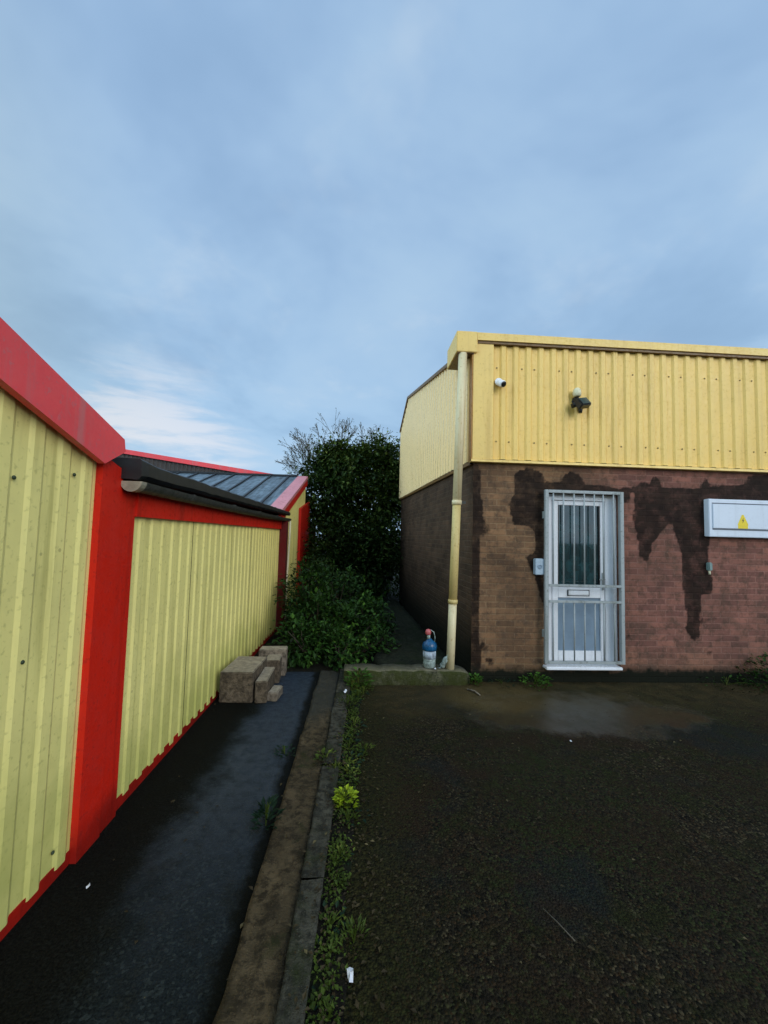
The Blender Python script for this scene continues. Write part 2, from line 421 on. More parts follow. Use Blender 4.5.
# ------------------------------------------------------------------ setting
def rect(name, x0, x1, y0, y1, z, mat, n=1):
    m = MB(); m.face([(x0,y0,z),(x1,y0,z),(x1,y1,z),(x0,y1,z)]); return struct(m.build(name, mat))
rect('ground', -300, 300, -300, 300, -.03, M['ground'])
rect('yard', -.06, 14, -8, 4.56, 0, M['yard'])
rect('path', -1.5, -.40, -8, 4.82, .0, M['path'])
rect('soil', -1.5, 1.3, 4.822, 14, -.004, M['soil'])

def rough_strip(name, xs, y0, y1, z, mat, step=.04, amp=.006, edge=.02, seed=0):
    """slightly uneven slab strip with a wandering edge"""
    m = MB(); nx = 9; ys = []; y = y0
    while y < y1: ys.append(y); y += step
    ys.append(y1)
    for j, y in enumerate(ys):
        e0 = edge*mnoise.noise(Vector((y*2.3, seed, 0)))*1.6 + edge*.6*mnoise.noise(Vector((y*9, seed, 3)))
        e1 = edge*.3*mnoise.noise(Vector((y*3.1, seed+7, 0)))
        xa = xs[0](y)+e0; xb = xs[1](y)+e1
        row = []
        for i in range(nx):
            x = xa+(xb-xa)*i/(nx-1)
            row.append((x, y, z+amp*mnoise.noise(Vector((x*9, y*9, seed)))*2))
        row = [(xa, y, -.02)] + row + [(xb, y, -.02)]
        m.v += row
    w = nx+2
    for j in range(len(ys)-1):
        for i in range(w-1):
            a = j*w+i; m.f.append([a, a+1, a+w+1, a+w]); m.sm.append(True)
    return struct(m.build(name, mat))
kerbR = lambda y: -.175+.028*y*1.0 if y < 4.3 else -.06
kerbL = lambda y: -.245+.012*y
rough_strip('path_edging', (lambda y: -.43+.004*y, lambda y: kerbL(y)-.003), -6, 4.84, .016, M['haunch'], edge=.014, amp=.007, seed=1)
# kerb stones in one line with open joints
for k, (a, b) in enumerate(((-6,-3.3),(-3.28,-.9),(-.88,1.02),(1.035,1.93),(1.945,2.84),(2.855,3.75),(3.765,4.84))):
    rough_strip('kerb', (kerbL, kerbR), a, b, .034+.004*(k % 2), M['kerb'], edge=.006, amp=.004, seed=20+k)
m = MB(); n = 60
for j in range(n):
    y0 = -6+j*(10.5/n); y1 = y0+10.5/n
    m.face([(kerbR(y0)-.01,y0,.006),(kerbR(y0)+.12+.03*mnoise.noise(Vector((y0*3,0,5))),y0,.006),(kerbR(y1)+.12+.03*mnoise.noise(Vector((y1*3,0,5))),y1,.006),(kerbR(y1)-.01,y1,.006)])
struct(m.build('kerb_joint', M['soil']))
rough_strip('alley_path', (lambda y: .12+.03*y, lambda y: 1.16-.05*(y-4.6)), 4.61, 12.5, .12, M['alley'], step=.1, edge=.06, amp=.012, seed=9)

# concrete ledge across the foot of the alley
t = thing('concrete_ledge', 'low mossy concrete ledge across the alley mouth under the downpipe', 'ledge', (.55,4.5,0))
m = MB(); N = 46
def lz(x, y): return .155+.012*mnoise.noise(Vector((x*6, y*6, 1)))+.006*mnoise.noise(Vector((x*23, y*23, 4)))
prev = None
for i in range(N+1):
    x = -.13+1.39*i/N
    endr = max(0, (x-1.12)/.14)
    yf = 4.415+.012*mnoise.noise(Vector((x*11, 0, 2)))+.05*endr**2
    top = lz(x, 4.5)-.07*endr**2
    ring = [(x, yf, -.01), (x, yf-.006, .05+.01*mnoise.noise(Vector((x*14,3,2)))), (x, yf+.006*mnoise.noise(Vector((x*30,1,2))), top*.72), (x, yf+.012, top-.008), (x, yf+.035, top), (x, 4.63, top), (x, 4.63, 0)]
    b = len(m.v); m.v += ring
    if prev is not None:
        for k in range(6): m.f.append([prev+k, b+k, b+k+1, prev+k+1]); m.sm.append(True)
    prev = b
m.f.append(list(range(0,7))); m.sm.append(False); m.f.append(list(range(prev, prev+7))[::-1]); m.sm.append(False)
m.build('ledge_body', M['ledge'], t)

# ------------------------------------------------------------------ left: near shed
WX = -1.345
sh = thing('yellow_shed', 'nearest yellow corrugated shed with a sloping faded red fascia and red corner post', 'shed', (WX,0,0))
m = MB()
ft = lambda y: 2.33-.32*(y-1.43)
m.sheet((WX,-4), (WX,2.10), lambda u: .045, lambda u: ft(u-4)-.10, (1,0), pitch=.155, depth=.0085, phase=.03)
m.build('wall_sheet', M['yel_left'], sh)
MB().prism([(-4,-.02),(2.09,-.02),(2.09,.065),(-4,.065)], 'x', WX-.06, WX+.0045).build('base_trim', M['red'], sh)
fb = lambda y: ft(y)-.205
MB().prism([(-4,ft(-4)),(2.20,ft(2.20)),(2.215,2.02),(2.05,fb(2.05)),(-4,fb(-4))], 'x', WX+.035, WX+.07).build('fascia', M['red_fascia'], sh)
m = MB(); m.prism([(-4,ft(-4)-.03),(2.19,ft(2.19)-.03),(2.19,ft(2.19)-.06),(-4,ft(-4)-.06)], 'x', -7, WX+.034); m.build('roof', M['roofdark'], sh)
MB().prism([(-4,0),(-3.9,0),(-3.9,3.9),(-4,3.9)], 'x', -7, WX-.01).build('rear_wall', M['shaded_red'], sh)
m = MB(); m.prism([(2.095,-.02),(2.27,-.02),(2.27,1.93),(2.095,1.98)], 'x', WX-.05, WX+.034); m.prism([(2.27,-.02),(2.425,-.02),(2.425,1.845),(2.27,1.845)], 'x', WX-.05, WX+.024)
m.build('corner_post', M['red'], sh)
bolt0 = None
for (y, z) in ((1.61,1.79),(1.93,1.85),(1.535,1.0),(1.72,1.06),(1.97,.145)):
    b = MB().lathe([(.008,0),(.009,.003),(.007,.006),(.003,.008)], (0,0,0), 10, Matrix.Rotation(R(90), 3, 'Y'))
    if bolt0 is None:
        o = b.build('bolt', M['bolt']); o.parent = sh; bolt0 = o
    else:
        o = bolt0.copy(); COL.objects.link(o); o.parent = sh
    o.location = (.008, y, z)

# second shed
s2 = thing('low_yellow_shed', 'low flat-roofed yellow corrugated shed with black felt edge and grey gutter', 'shed', (WX,4.4,0))
m = MB()
for k in range(5):
    ya = 2.428+.865*k; yb = min(ya+.865, 6.745); xo = WX+(.004 if k % 2 else 0)
    m.sheet((xo,ya), (xo,yb), lambda u, k=k: .045+.012*math.sin(u*5+k*2), lambda u: 1.695, (1,0), pitch=.144, depth=.0085, phase=.02)
    m.box(WX+.001, WX+.0075, ya-.006, ya, .06, 1.69) if k else None
m.build('wall_sheet', M['yel_left'], s2)
MB().box(WX-.06, WX+.0045, 2.428, 6.745, -.02, .066).build('base_trim', M['red'], s2)
MB().box(WX-.05, WX+.036, 2.428, 6.755, 1.68, 1.84).build('top_band', M['red'], s2)
MB().box(WX-.06, WX+.12, 6.76, 6.92, 0, 1.83).build('end_post', M['shaded_red'], s2)
m = MB(); L = []
N = 44
for i in range(N+1):
    y = 2.25+4.87*i/N
    L.append(y)
def feltring(y):
    f = max(0, 1-(y-2.2)/.22); s_ = .010*mnoise.noise(Vector((y*7,0,0)))
    taper = 1-.35*(y-2.2)/4.7
    zt = 1.985+.012*f+s_; zb = 1.985-.098*taper-.012*f+s_
    x1 = WX+.115+.035*f+.008*mnoise.noise(Vector((y*5,3,0)))
    return [(WX-.06,y,zb+.01),(x1-.02,y,zb),(x1,y,zb+.02),(x1-.003,y,zt-.008),(x1-.012,y,zt),(WX-.06,y,zt+.005)]
prev = None
for y in L:
    b = len(m.v); m.v += feltring(y)
    if prev is not None:
        for k in range(5): m.f.append([prev+k, prev+k+1, b+k+1, b+k]); m.sm.append(False)
    prev = b
m.f.append(list(range(6))[::-1]); m.sm.append(False); m.f.append(list(range(prev,prev+6))); m.sm.append(False)
m.build('felt_edge', M['felt'], s2)
# half-round gutter
g = MB(); prev = None
for i in range(25):
    y = 2.30+4.78*i/24; z = 1.868-.012*math.sin(math.pi*i/24)+.004*mnoise.noise(Vector((y*4,0,9)))
    b = len(g.v)
    for k in range(9):
        a = math.pi*(1+k/8); g.v.append((WX+.085+.056*math.cos(a), y, z+.056*math.sin(a)))
    if prev is not None:
        for k in range(8): g.f.append([prev+k, b+k, b+k+1, prev+k+1]); g.sm.append(True)
    prev = b
gu = g.build('gutter', M['gutter'], s2)
g = MB(); g.prism([(WX+.085+.058*math.cos(math.pi*(1+k/10)), 1.868+.058*math.sin(math.pi*(1+k/10))) for k in range(11)], 'y', 2.255, 2.31); g.build('end_cap', M['gutter_end'], gu)
for y in (2.95, 3.9, 4.9, 5.9):
    MB().prism([(WX+.085+.061*math.cos(math.pi*(1+k/10)), 1.867+.061*math.sin(math.pi*(1+k/10))) for k in range(11)], 'y', y, y+.03).build('gutter_bracket', M['gutter'], gu)
MB().box(-7, WX-.06, 2.3, 6.90, 1.90, 1.94).build('roof', M['felt'], s2)
MB().box(-7, WX-.06, 6.86, 6.90, 0, 1.895).build('end_wall', M['shaded_red'], s2)
MB().tube([(WX+.13,7.02,1.83),(WX+.125,7.04,1.5),(WX+.115,7.0,.9),(WX+.11,6.98,0)], .017, 8).build('downpipe', M['offwhite'], s2)

# third shed, gable to the alley
s3 = thing('gabled_shed', 'shed with a blue-grey ribbed roof, pink verge and red corner post before the trees', 'shed', (WX,8.5,0))
rz = lambda y: 2.03+.333*(y-6.74)
m = MB(); m.prism([(6.55,rz(6.55)),(9.56,rz(9.56)),(9.56,rz(9.56)-.04),(6.55,rz(6.55)-.04)], 'x', -9, WX-.17); m.build('roof', M['roof'], s3)
m = MB(); m.prism([(9.562,rz(9.56)),(12.6,rz(6.5)),(12.6,rz(6.5)-.04),(9.562,rz(9.56)-.04)], 'x', -9, WX-.17); m.build('rear_roof', M['roof'], s3)
for k in range(15):
    x = -1.72-.42*k
    MB().prism([(6.5,rz(6.5)+.028),(9.5,rz(9.5)+.028),(9.5,rz(9.5)+.002),(6.5,rz(6.5)+.002)], 'x', x-.018, x+.018).build('roof_rib', M['felt'], s3)
MB().box(-9, WX-.17, 9.50, 9.66, rz(9.56)-.005, rz(9.56)+.035).build('ridge_cap', M['felt'], s3)
m = MB(); m.prism([(6.6,rz(6.6)+.02),(9.55,rz(9.55)+.02),(9.55,rz(9.55)-.05),(6.6,rz(6.6)-.05)], 'x', WX-.168, WX+.07); m.build('verge_trim', M['pink'], s3)
m = MB(); m.prism([(6.62,rz(6.62)-.052),(9.56,rz(9.56)-.052),(9.56,rz(9.56)-.20),(6.62,rz(6.62)-.20)], 'x', WX+.005, WX+.06); m.build('verge_board', M['red'], s3)
m = MB(); m.sheet((WX,6.95), (WX,9.6), lambda u: .05, lambda u: rz(6.95+u)-.06, (1,0), pitch=.15, depth=.02, kind='sine'); m.build('gable_wall', M['yel_left'], s3)
MB().prism([(8.65,0),(10.1,0),(10.1,2.42),(8.65,2.16)], 'x', WX+.022, WX+.075).build('corner_post', M['red'], s3)
MB().box(-9, WX-.02, 12.4, 12.5, 0, 2).build('rear_wall', M['shaded_red'], s3)

# building beyond the ridge
s4 = thing('far_building', 'distant brown clad building with a red capped roofline above the ribbed roof', 'building', (-6,12,0))
fz = lambda x: 3.74-.142*(x+6.4)
def fzp(x): return 3.93-.135*(x+6.9)
m = MB(); m.sheet((-10,11.9), (-2.2,11.9), lambda u: .0, lambda u: fzp(-10+u)-.08, (0,-1), pitch=.12, depth=.02); m.build('wall_cladding', M['browncl'], s4)
MB().prism([(-10,fzp(-10)),(-2.2,fzp(-2.2)),(-2.2,fzp(-2.2)-.13),(-10,fzp(-10)-.13)], 'y', 11.82, 11.872).build('cap_flashing', M['pink'] if False else M['red_fascia'], s4)
MB().prism([(-10,fzp(-10)-.03),(-2.2,fzp(-2.2)-.03),(-2.2,fzp(-2.2)-.08),(-10,fzp(-10)-.08)], 'y', 11.873, 20).build('roof', M['roofdark'], s4)

# ------------------------------------------------------------------ right: workshop unit
FY = 4.532; CX = 1.29
W = thing('workshop_unit', 'brick workshop with golden yellow cladding, barred white door and dark stained wall', 'building', (4,FY,0))
POLYS = {
'A':[(1.80,2.39),(1.94,2.45),(2.10,2.40),(2.14,2.28),(2.35,2.30),(2.38,2.38),(2.47,2.42),(2.58,2.37),(2.61,2.28),(2.88,2.27),(3.17,2.21),(3.17,2.08),(2.19,2.05),(2.17,0.67),(2.08,0.97),(2.01,1.20),(1.91,1.41),(2.04,1.47),(2.02,1.68),(1.94,1.77),(1.76,1.77),(1.71,2.01),(1.79,2.13),(1.77,2.31)],
'B':[(3.08,2.26),(3.26,2.27),(3.35,2.35),(3.42,2.28),(3.46,2.39),(3.53,2.40),(3.55,2.28),(4.08,2.28),(4.11,2.43),(4.16,2.30),(4.64,2.35),(4.67,2.45),(5.02,2.48),(5.6,2.46),(5.6,2.05),(5.01,2.09),(4.14,2.06),(4.16,1.69),(4.12,1.40),(4.18,1.17),(4.19,1.02),(4.03,1.02),(4.01,0.71),(3.99,0.48),(3.87,0.50),(3.85,0.73),(3.81,1.07),(3.79,1.50),(3.70,1.79),(3.66,1.86),(3.44,1.58),(3.40,1.39),(3.29,1.41),(3.28,1.55),(3.21,1.86),(3.23,2.21),(3.08,2.16)],
'C':[(3.68,0.66),(3.86,0.64),(4.04,0.74),(4.26,0.78),(4.30,0.74),(4.07,0.68),(3.86,0.58),(3.70,0.61)],
'D':[(4.09,0.37),(4.18,0.38),(4.15,0.29),(4.09,0.27)],
'E':[(3.10,0.59),(3.15,0.53),(3.13,0.36),(3.08,0.38)],
'F':[(1.39,0.45),(1.49,0.42),(1.60,0.33),(1.51,0.33),(1.41,0.36)],
'G':[(1.41,0.29),(1.56,0.27),(1.59,0.17),(1.47,0.17)],
'H':[(1.42,1.88),(1.51,1.76),(1.48,1.61),(1.36,1.67),(1.34,1.82)],
'K':[(1.28,2.5),(1.36,2.45),(1.40,1.9),(1.37,1.2),(1.38,.6),(1.40,.1),(1.28,.1)],
}
WT = {'C':.55,'D':.6,'E':.7,'F':.62,'G':.58,'H':.55}
def inside(p, x, y):
    c = False; j = len(p)-1
    for i in range(len(p)):
        if (p[i][1] > y) != (p[j][1] > y) and x < (p[j][0]-p[i][0])*(y-p[i][1])/(p[j][1]-p[i][1])+p[i][0]: c = not c
        j = i
    return c
BB = {k: (min(q[0] for q in v), max(q[0] for q in v), min(q[1] for q in v), max(q[1] for q in v)) for k, v in POLYS.items()}
def stain(x, z):
    s_ = 0
    for (dx, dz) in ((0,0),(.032,.014),(-.032,.014),(0,-.036)):
        best = 0
        xx, zz = x+dx, z+dz
        for k, p in POLYS.items():
            b = BB[k]
            if b[0] <= xx <= b[1] and b[2] <= zz <= b[3] and inside(p, xx, zz): best = max(best, WT.get(k, 1))
        s_ += best
    return s_/4
# front wall: fine grid carrying the stain mask, with a door opening
DX0, DX1, DZ0, DZ1 = 2.16, 3.04, .19, 2.16
m = MB(); step = .025
xs = [CX+i*step for i in range(int((5.7-CX)/step)+1)] ; zs = [-.02+i*step for i in range(101)]
vals = []
nz = len(zs)
for x in xs:
    for z in zs: m.v.append((x, FY, z)); vals.append(stain(x, z))
for i in range(len(xs)-1):
    for j in range(nz-1):
        cx = xs[i]+step/2; cz = zs[j]+step/2
        if DX0 < cx < DX1 and DZ0 < cz < DZ1: continue
        a = i*nz+j; m.f.append([a, a+nz, a+nz+1, a+1]); m.sm.append(False)
xe = xs[-1]
m.face([(xe,FY,-.02),(12,FY,-.02),(12,FY,2.5),(xe,FY,2.5)]); vals += [0,0,0,.6]
for q in ([(DX0,FY,DZ0),(DX0,FY+.16,DZ0),(DX0,FY+.16,DZ1),(DX0,FY,DZ1)], [(DX1,FY,DZ0),(DX1,FY+.16,DZ0),(DX1,FY+.16,DZ1),(DX1,FY,DZ1)], [(DX0,FY,DZ1),(DX1,FY,DZ1),(DX1,FY+.16,DZ1),(DX0,FY+.16,DZ1)], [(DX0,FY,DZ0),(DX1,FY,DZ0),(DX1,FY+.16,DZ0),(DX0,FY+.16,DZ0)]):
    m.face(q); vals += [.3]*4
fw = m.build('front_wall', M['brick'], W)
at = fw.data.attributes.new('stain', 'FLOAT', 'POINT'); at.data.foreach_set('value', vals)

BX, BY = 1.0, 9.9     # rear corner of the alley side
sx = lambda y: CX+(BX-CX)*(y-FY)/(BY-FY)
so = Vector((BX-CX, BY-FY)); so.normalize(); out = Vector((-so.y, so.x))
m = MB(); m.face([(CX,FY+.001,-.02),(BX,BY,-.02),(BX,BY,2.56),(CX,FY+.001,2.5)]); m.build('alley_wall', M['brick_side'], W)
m = MB(); m.face([(BX,BY,-.02),(12,BY,-.02),(12,BY,4.2),(BX,BY,4.2)]); m.build('rear_wall', M['brick_side'], W)
m = MB(); m.face([(12,FY,-.02),(12,BY,-.02),(12,BY,4),(12,FY,4)]); m.build('end_wall', M['brick_side'], W)
# alley side cladding with its gable line
def gz(y): return 3.86+.207*(y-FY) if y < 8.84 else 4.752-.47*(y-8.84)
LS = (Vector((BX,BY))-Vector((CX,FY))).length
a0 = Vector((CX,FY))+out*.03
m = MB(); m.sheet(a0, a0+so*LS, lambda u: 2.50+.06*u/LS, lambda u: gz(FY+u*(BY-FY)/LS), out, pitch=.15, depth=.03); m.build('alley_cladding', M['yel_side'], W)
m = MB()
for (ya, yb) in ((FY+.35,8.84),(8.84,BY)):
    pa = Vector((sx(ya),ya)); pb = Vector((sx(yb),yb))
    q = [pa+out*.085, pb+out*.085, pb-out*.05, pa-out*.05]
    zt = [gz(ya), gz(yb), gz(yb), gz(ya)]
    lo = [(p.x,p.y,z-.03) for p, z in zip(q, zt)]; hi = [(p.x,p.y,z+.02) for p, z in zip(q, zt)]
    b = len(m.v); m.v += lo+hi
    for f in ((0,3,2,1),(4,5,6,7),(0,1,5,4),(1,2,6,5),(2,3,7,6),(3,0,4,7)): m.f.append([b+i for i in f]); m.sm.append(False)
m.build('verge_flashing', M['soffit'], W)
m = MB()
m.face([(CX,FY+.1,3.90),(12,FY+.1,3.90),(12,8.84,gz(8.84)),(sx(8.84),8.84,gz(8.84))]); m.face([(sx(8.84),8.84,gz(8.84)),(12,8.84,gz(8.84)),(12,BY,gz(BY)),(BX,BY,gz(BY))]); m.build('roof', M['roofdark'], W)
m = MB(); q0 = Vector((CX,FY))+out*.04; q1 = Vector((BX,BY))+out*.04
m.face([(q0.x,q0.y,2.46),(q1.x,q1.y,2.52),(q1.x,q1.y,2.50+.07),(q0.x,q0.y,2.51)]); m.face([(q0.x,q0.y,2.46),(q1.x,q1.y,2.52),(BX,BY,2.52),(CX,FY,2.46)]); m.build('drip_flashing', M['soffit'], W)
# front cladding
m = MB(); m.sheet((1.44,FY-.012), (12,FY-.012), lambda u: 2.53, lambda u: 3.885, (0,-1), pitch=.1515, depth=.022, phase=.08); m.build('front_cladding', M['yel'], W)
m = MB(); m.prism([(1.262,FY+.05),(1.262,FY-.052),(1.50,FY-.052),(1.506,FY-.01),(1.43,FY-.01),(1.30,FY-.01),(1.30,FY+.05)], 'z', 2.52, 3.90); m.build('corner_trim', M['trim_y'], W)
MB().box(1.245, 1.2605, FY-.05, FY+.16, 2.50, 3.75).build('corner_return', M['orange_shade'], W)
m = MB(); m.prism([(FY-.001,2.53),(FY-.062,2.515),(FY-.066,2.488),(FY-.001,2.484)], 'x', 1.245, 12); m.build('sill_flashing', M['trim_y'], W)
# eaves trim and box gutter end
m = MB(); m.box(1.3005, 12, FY-.078, FY+.12, 3.915, 4.005); m.build('eaves_fascia', M['trim_y'], W)
MB().box(1.31, 12, FY-.062, FY-.03, 3.885, 3.913).build('eaves_groove', M['soffit'], W)
gb = MB().box(1.055, 1.30, FY-.08, FY+.44, 3.765, 4.012, .006).build('gutter_box', M['trim_y'], W)
MB().box(1.07, 1.262, FY-.065, FY+.42, 3.756, 3.7645).build('soffit', M['soffit'], gb)  # dark brown sheet painted as the shade under the gutter box
# screw rows
scr = None
for row in (3.62, 2.74):
    for k in range(24):
        x = 1.44+.08+.1515*.2+k*.1515
        if (k+int(row)) % 3 == 1: continue
        if scr is None:
            scr = MB().lathe([(.009,0),(.010,.004),(.005,.008)], (0,0,0), 8, Matrix.Rotation(R(90), 3, 'X')).build('screw', M['screw']); o = scr
        else:
            o = scr.copy(); COL.objects.link(o)
        o.parent = W; o.location = (x-4, -.012, row)

# downpipe with a leaning run
dp = bpy.data.objects.new('downpipe', None); COL.objects.link(dp); dp.parent = W; dp.location = (1.05-4, 4.50-FY, .155)
px = lambda z: 1.045+.026*(z-.15)
def seg(name, z0, z1, r, mat): return MB().tube([(px(z0),4.50,z0),(px((z0+z1)/2),4.50,(z0+z1)/2),(px(z1),4.50,z1)], r, 18).build(name, mat, dp)
seg('upper_pipe', 2.00, 3.76, .050, M['cream']); seg('middle_pipe', .885, 2.0, .0475, M['mustard']); seg('lower_pipe', .15, .885, .046, M['cream'])
seg('collar', 1.985, 2.035, .056, M['cream']); seg('collar', .87, .915, .054, M['mustard'])
MB().box(px(2.02)+.03, 1.20, 4.515, 4.531, 2.0, 2.03).build('bracket', M['gutter'], dp)

# door
DY = FY+.045
d = bpy.data.objects.new('door', None); COL.objects.link(d); d.parent = W; d.location = (2.6-4, DY-FY, .19)
m = MB(); y0, y1 = DY, DY+.07
m.box(DX0+.004, 2.245, y0, y1, .2, 2.155, .004); m.box(2.895, DX1-.004, y0, y1, .2, 2.155, .004); m.box(2.2455, 2.8945, y0, y1, 2.085, 2.155, .004)
m.build('frame', M['white'], d)
m = MB(); y0, y1 = DY+.008, DY+.06
m.box(2.255, 2.325, y0, y1, .21, 2.078, .004); m.box(2.84, 2.888, y0, y1, .21, 2.078, .004)
for (a, b) in ((.21,.335),(.945,1.065),(2.028,2.078)): m.box(2.3255, 2.8395, y0, y1, a, b, .004)
m.build('leaf', M['white'], d)
MB().box(2.3255, 2.8395, DY+.032, DY+.044, 1.0655, 2.0275).build('glass_pane', M['glass'], d)
MB().box(2.3255, 2.8395, DY+.028, DY+.048, .3355, .9445).build('lower_panel', M['panelblue'], d)
m = MB()
for (a, b) in ((2.3255,2.338),(2.827,2.8395)): m.box(a, b, DY+.014, DY+.03, 1.068, 2.025)
m.box(2.3385, 2.8265, DY+.014, DY+.03, 1.066, 1.082); m.build('glazing_gasket', M['black'], d)
m = MB().box(2.445, 2.69, DY-.006, DY+.009, .975, 1.03, .004); lb = m.build('letterbox', M['white'], d)
m = MB(); m.box(2.435, 2.4445, DY-.003, DY+.0075, .965, 1.038); m.box(2.445, 2.70, DY+.001, DY+.0075, .965, .9745); m.box(2.445, 2.70, DY+.001, DY+.0075, 1.0305, 1.038); m.box(2.6905, 2.70, DY+.001, DY+.0075, .975, 1.03); m.build('flap_shadow_gap', M['black'], d)
MB().box(2.45, 2.685, DY-.0085, DY-.0062, .986, .989).build('flap_edge', M['galv'], d)
m = MB(); m.box(2.852, 2.876, DY-.004, DY+.007, 1.04, 1.24, .003); m.tube([(2.864,DY-.002,1.17),(2.864,DY-.035,1.17),(2.80,DY-.04,1.165)], .009, 8); m.build('handle', M['galv'], d)
MB().box(2.118, 3.0, FY-.10, FY+.04, .165, .195, .005).build('doorstep', M['white'], W)

# security grille over the door
gx0, gx1, gz0, gz1 = 2.103, 3.036, .228, 2.188; gy = 4.44
gr = bpy.data.objects.new('security_grille', None); COL.objects.link(gr); gr.parent = W; gr.location = (2.58-4, gy-FY, .23)
f = .042
m = MB(); m.box(gx0, gx0+f, gy, gy+.035, gz0, gz1, .003); m.box(gx1-f, gx1, gy, gy+.035, gz0, gz1, .003)
m.box(gx0+f+.0005, gx1-f-.0005, gy, gy+.035, gz1-.034, gz1, .003); m.box(gx0+f+.0005, gx1-f-.0005, gy, gy+.035, gz0, gz0+.03, .003)
m.box(gx1-.012, gx1-.002, gy+.0355, FY-.001, gz0+.02, gz1-.02)
m.build('grille_frame', M['galv'], gr)
for z in (1.10, .92): MB().box(gx0+f+.0005, gx1-f-.0005, gy-.003, gy+.026, z-.013, z+.013, .002).build('rail', M['galv'], gr)
for x in (2.203, 2.324, 2.449, 2.570, 2.690, 2.796, 2.919):
    for (a, b) in ((1.1135, gz1-.0345), (gz0+.0305, .9065)):
        MB().tube([(x,gy+.014,a),(x,gy+.014,b)], .0085, 8).build('bar', M['galv'], gr)
for z in (.55, 1.9): 
    m = MB(); m.box(gx0+.005, gx0+.035, gy+.0355, FY-.001, z-.04, z+.04); m.build('standoff', M['galv'], gr)

# things fixed to the wall
c = thing('control_box', 'small pale grey box fixed left of the barred door', 'control box', (2.05,FY,1.2))
MB().box(2.002, 2.102, FY-.065, FY-.001, 1.213, 1.395, .006).build('case', M['keypad'], c)
m = MB(); m.lathe([(.026,0),(.026,.004),(.018,.007),(.018,.003)], (2.052,FY-.066,1.305), 18, Matrix.Rotation(R(90), 3, 'X')); m.build('dial', M['panelblue'], c)
c = thing('meter_cabinet', 'long white wall cabinet with yellow warning triangle right of the door', 'cabinet', (4.7,FY,1.7))
cx0, cx1 = 4.085, 5.45
MB().box(cx0, cx1, FY-.075, FY-.001, 1.70, 2.145, .006).build('body', M['cab'], c)
MB().box(cx0+.04, cx1-.04, FY-.088, FY-.0755, 1.80, 2.085, .004).build('lid', M['cab'], c)
MB().box(cx0+.04, cx1-.04, FY-.079, FY-.0755, 1.782, 1.797).build('groove', M['cabline'], c)
MB().box(cx0+.04, cx1-.04, FY-.079, FY-.0755, 2.088, 2.100).build('groove', M['cabline'], c)
sy = FY-.0885
st = MB(); st.prism([(4.43,1.835),(4.55,1.835),(4.555,1.85),(4.50,1.965),(4.48,1.965),(4.425,1.85)], 'y', sy-.002, sy); st.box(4.43, 4.55, sy-.0018, sy, 1.803, 1.834)
st = st.build('warning_sticker', M['sticker'], c)
m = MB(); m.face([(4.497,sy-.003,1.935),(4.478,sy-.003,1.893),(4.489,sy-.003,1.896),(4.482,sy-.003,1.862),(4.504,sy-.003,1.905),(4.492,sy-.003,1.902)]); m.build('lightning_symbol', M['black'], st)
# CCTV camera
c = thing('security_camera', 'small white round security camera high on the left of the cladding', 'camera', (1.61,FY,3.46))
RX = Matrix.Rotation(R(90), 3, 'X')
MB().lathe([(.045,0),(.046,.012),(.034,.02)], (1.565,FY-.036,3.44), 18, RX).build('base', M['white'], c)
T = Matrix.Rotation(R(20), 3, 'Z') @ Matrix.Rotation(R(120), 3, 'X')
MB().lathe([(.02,-.02),(.036,.0),(.04,.03),(.04,.085),(.036,.094)], (1.567,FY-.045,3.432), 18, T).build('body', M['white'], c)
MB().lathe([(.031,.0955),(.032,.101),(.018,.104)], (1.567,FY-.045,3.432), 18, T).build('lens', M['black'], c)
# floodlight with sensor
c = thing('floodlight', 'black floodlight with pale sensor dome above it on the yellow cladding', 'floodlight', (2.55,FY,3.3))
MB().lathe([(.03,-.045),(.044,-.035),(.048,0),(.042,.04),(.022,.06)], (2.548,FY-.10,3.415), 16).build('sensor_dome', M['offwhite'], c)
m = MB(); m.box(2.52, 2.575, FY-.10, FY-.013, 3.335, 3.372, .004); m.tube([(2.548,FY-.10,3.36),(2.545,FY-.10,3.30),(2.52,FY-.09,3.26)], .02, 8); m.build('bracket', M['black'], c)
T2 = Matrix.Translation((2.585,FY-.15,3.28)) @ Matrix.Rotation(R(24), 4, 'Z') @ Matrix.Rotation(R(-14), 4, 'Y') @ Matrix.Rotation(R(-32), 4, 'X')
def tbox(m, T, x0, x1, y0, y1, z0, z1, e):
    k = MB(); k.box(x0, x1, y0, y1, z0, z1, e); k.v = [tuple(T @ Vector(v)) for v in k.v]
    b = len(m.v); m.v += k.v; m.f += [[b+i for i in f] for f in k.f]; m.sm += k.sm
m = MB(); tbox(m, T2, -.085, .085, -.04, .04, -.06, .06, .012); m.build('lamp_head', M['black'], c)
m = MB(); tbox(m, T2, -.068, .068, -.043, -.0405, -.045, .045, 0); m.build('lamp_glass', M['lamp_glass'], c)
m = MB(); m.tube([(2.50,FY-.12,3.30),(2.485,FY-.13,3.27),(2.50,FY-.12,3.235)], .028, 8); m.build('side_arm', M['black'], c)
MB().tube([(2.575,FY-.13,3.235),(2.57,FY-.13,3.17)], [.026,.02], 10).build('motion_sensor', M['black'], c)
FL = Vector((-.055, .03, -.075))
for ch in c.children: ch.location = FL
# small fitting
c = thing('wall_fitting', 'tiny grey-green fitting on the bare brick below the white cabinet', 'wall fitting', (4.12,FY,1.3))
MB().box(4.095, 4.142, FY-.05, FY-.001, 1.30, 1.395, .008).build('body', M['tealgrey'], c)
MB().tube([(4.118,FY-.025,1.30),(4.118,FY-.03,1.255)], .011, 8).build('spout', M['offwhite'], c)

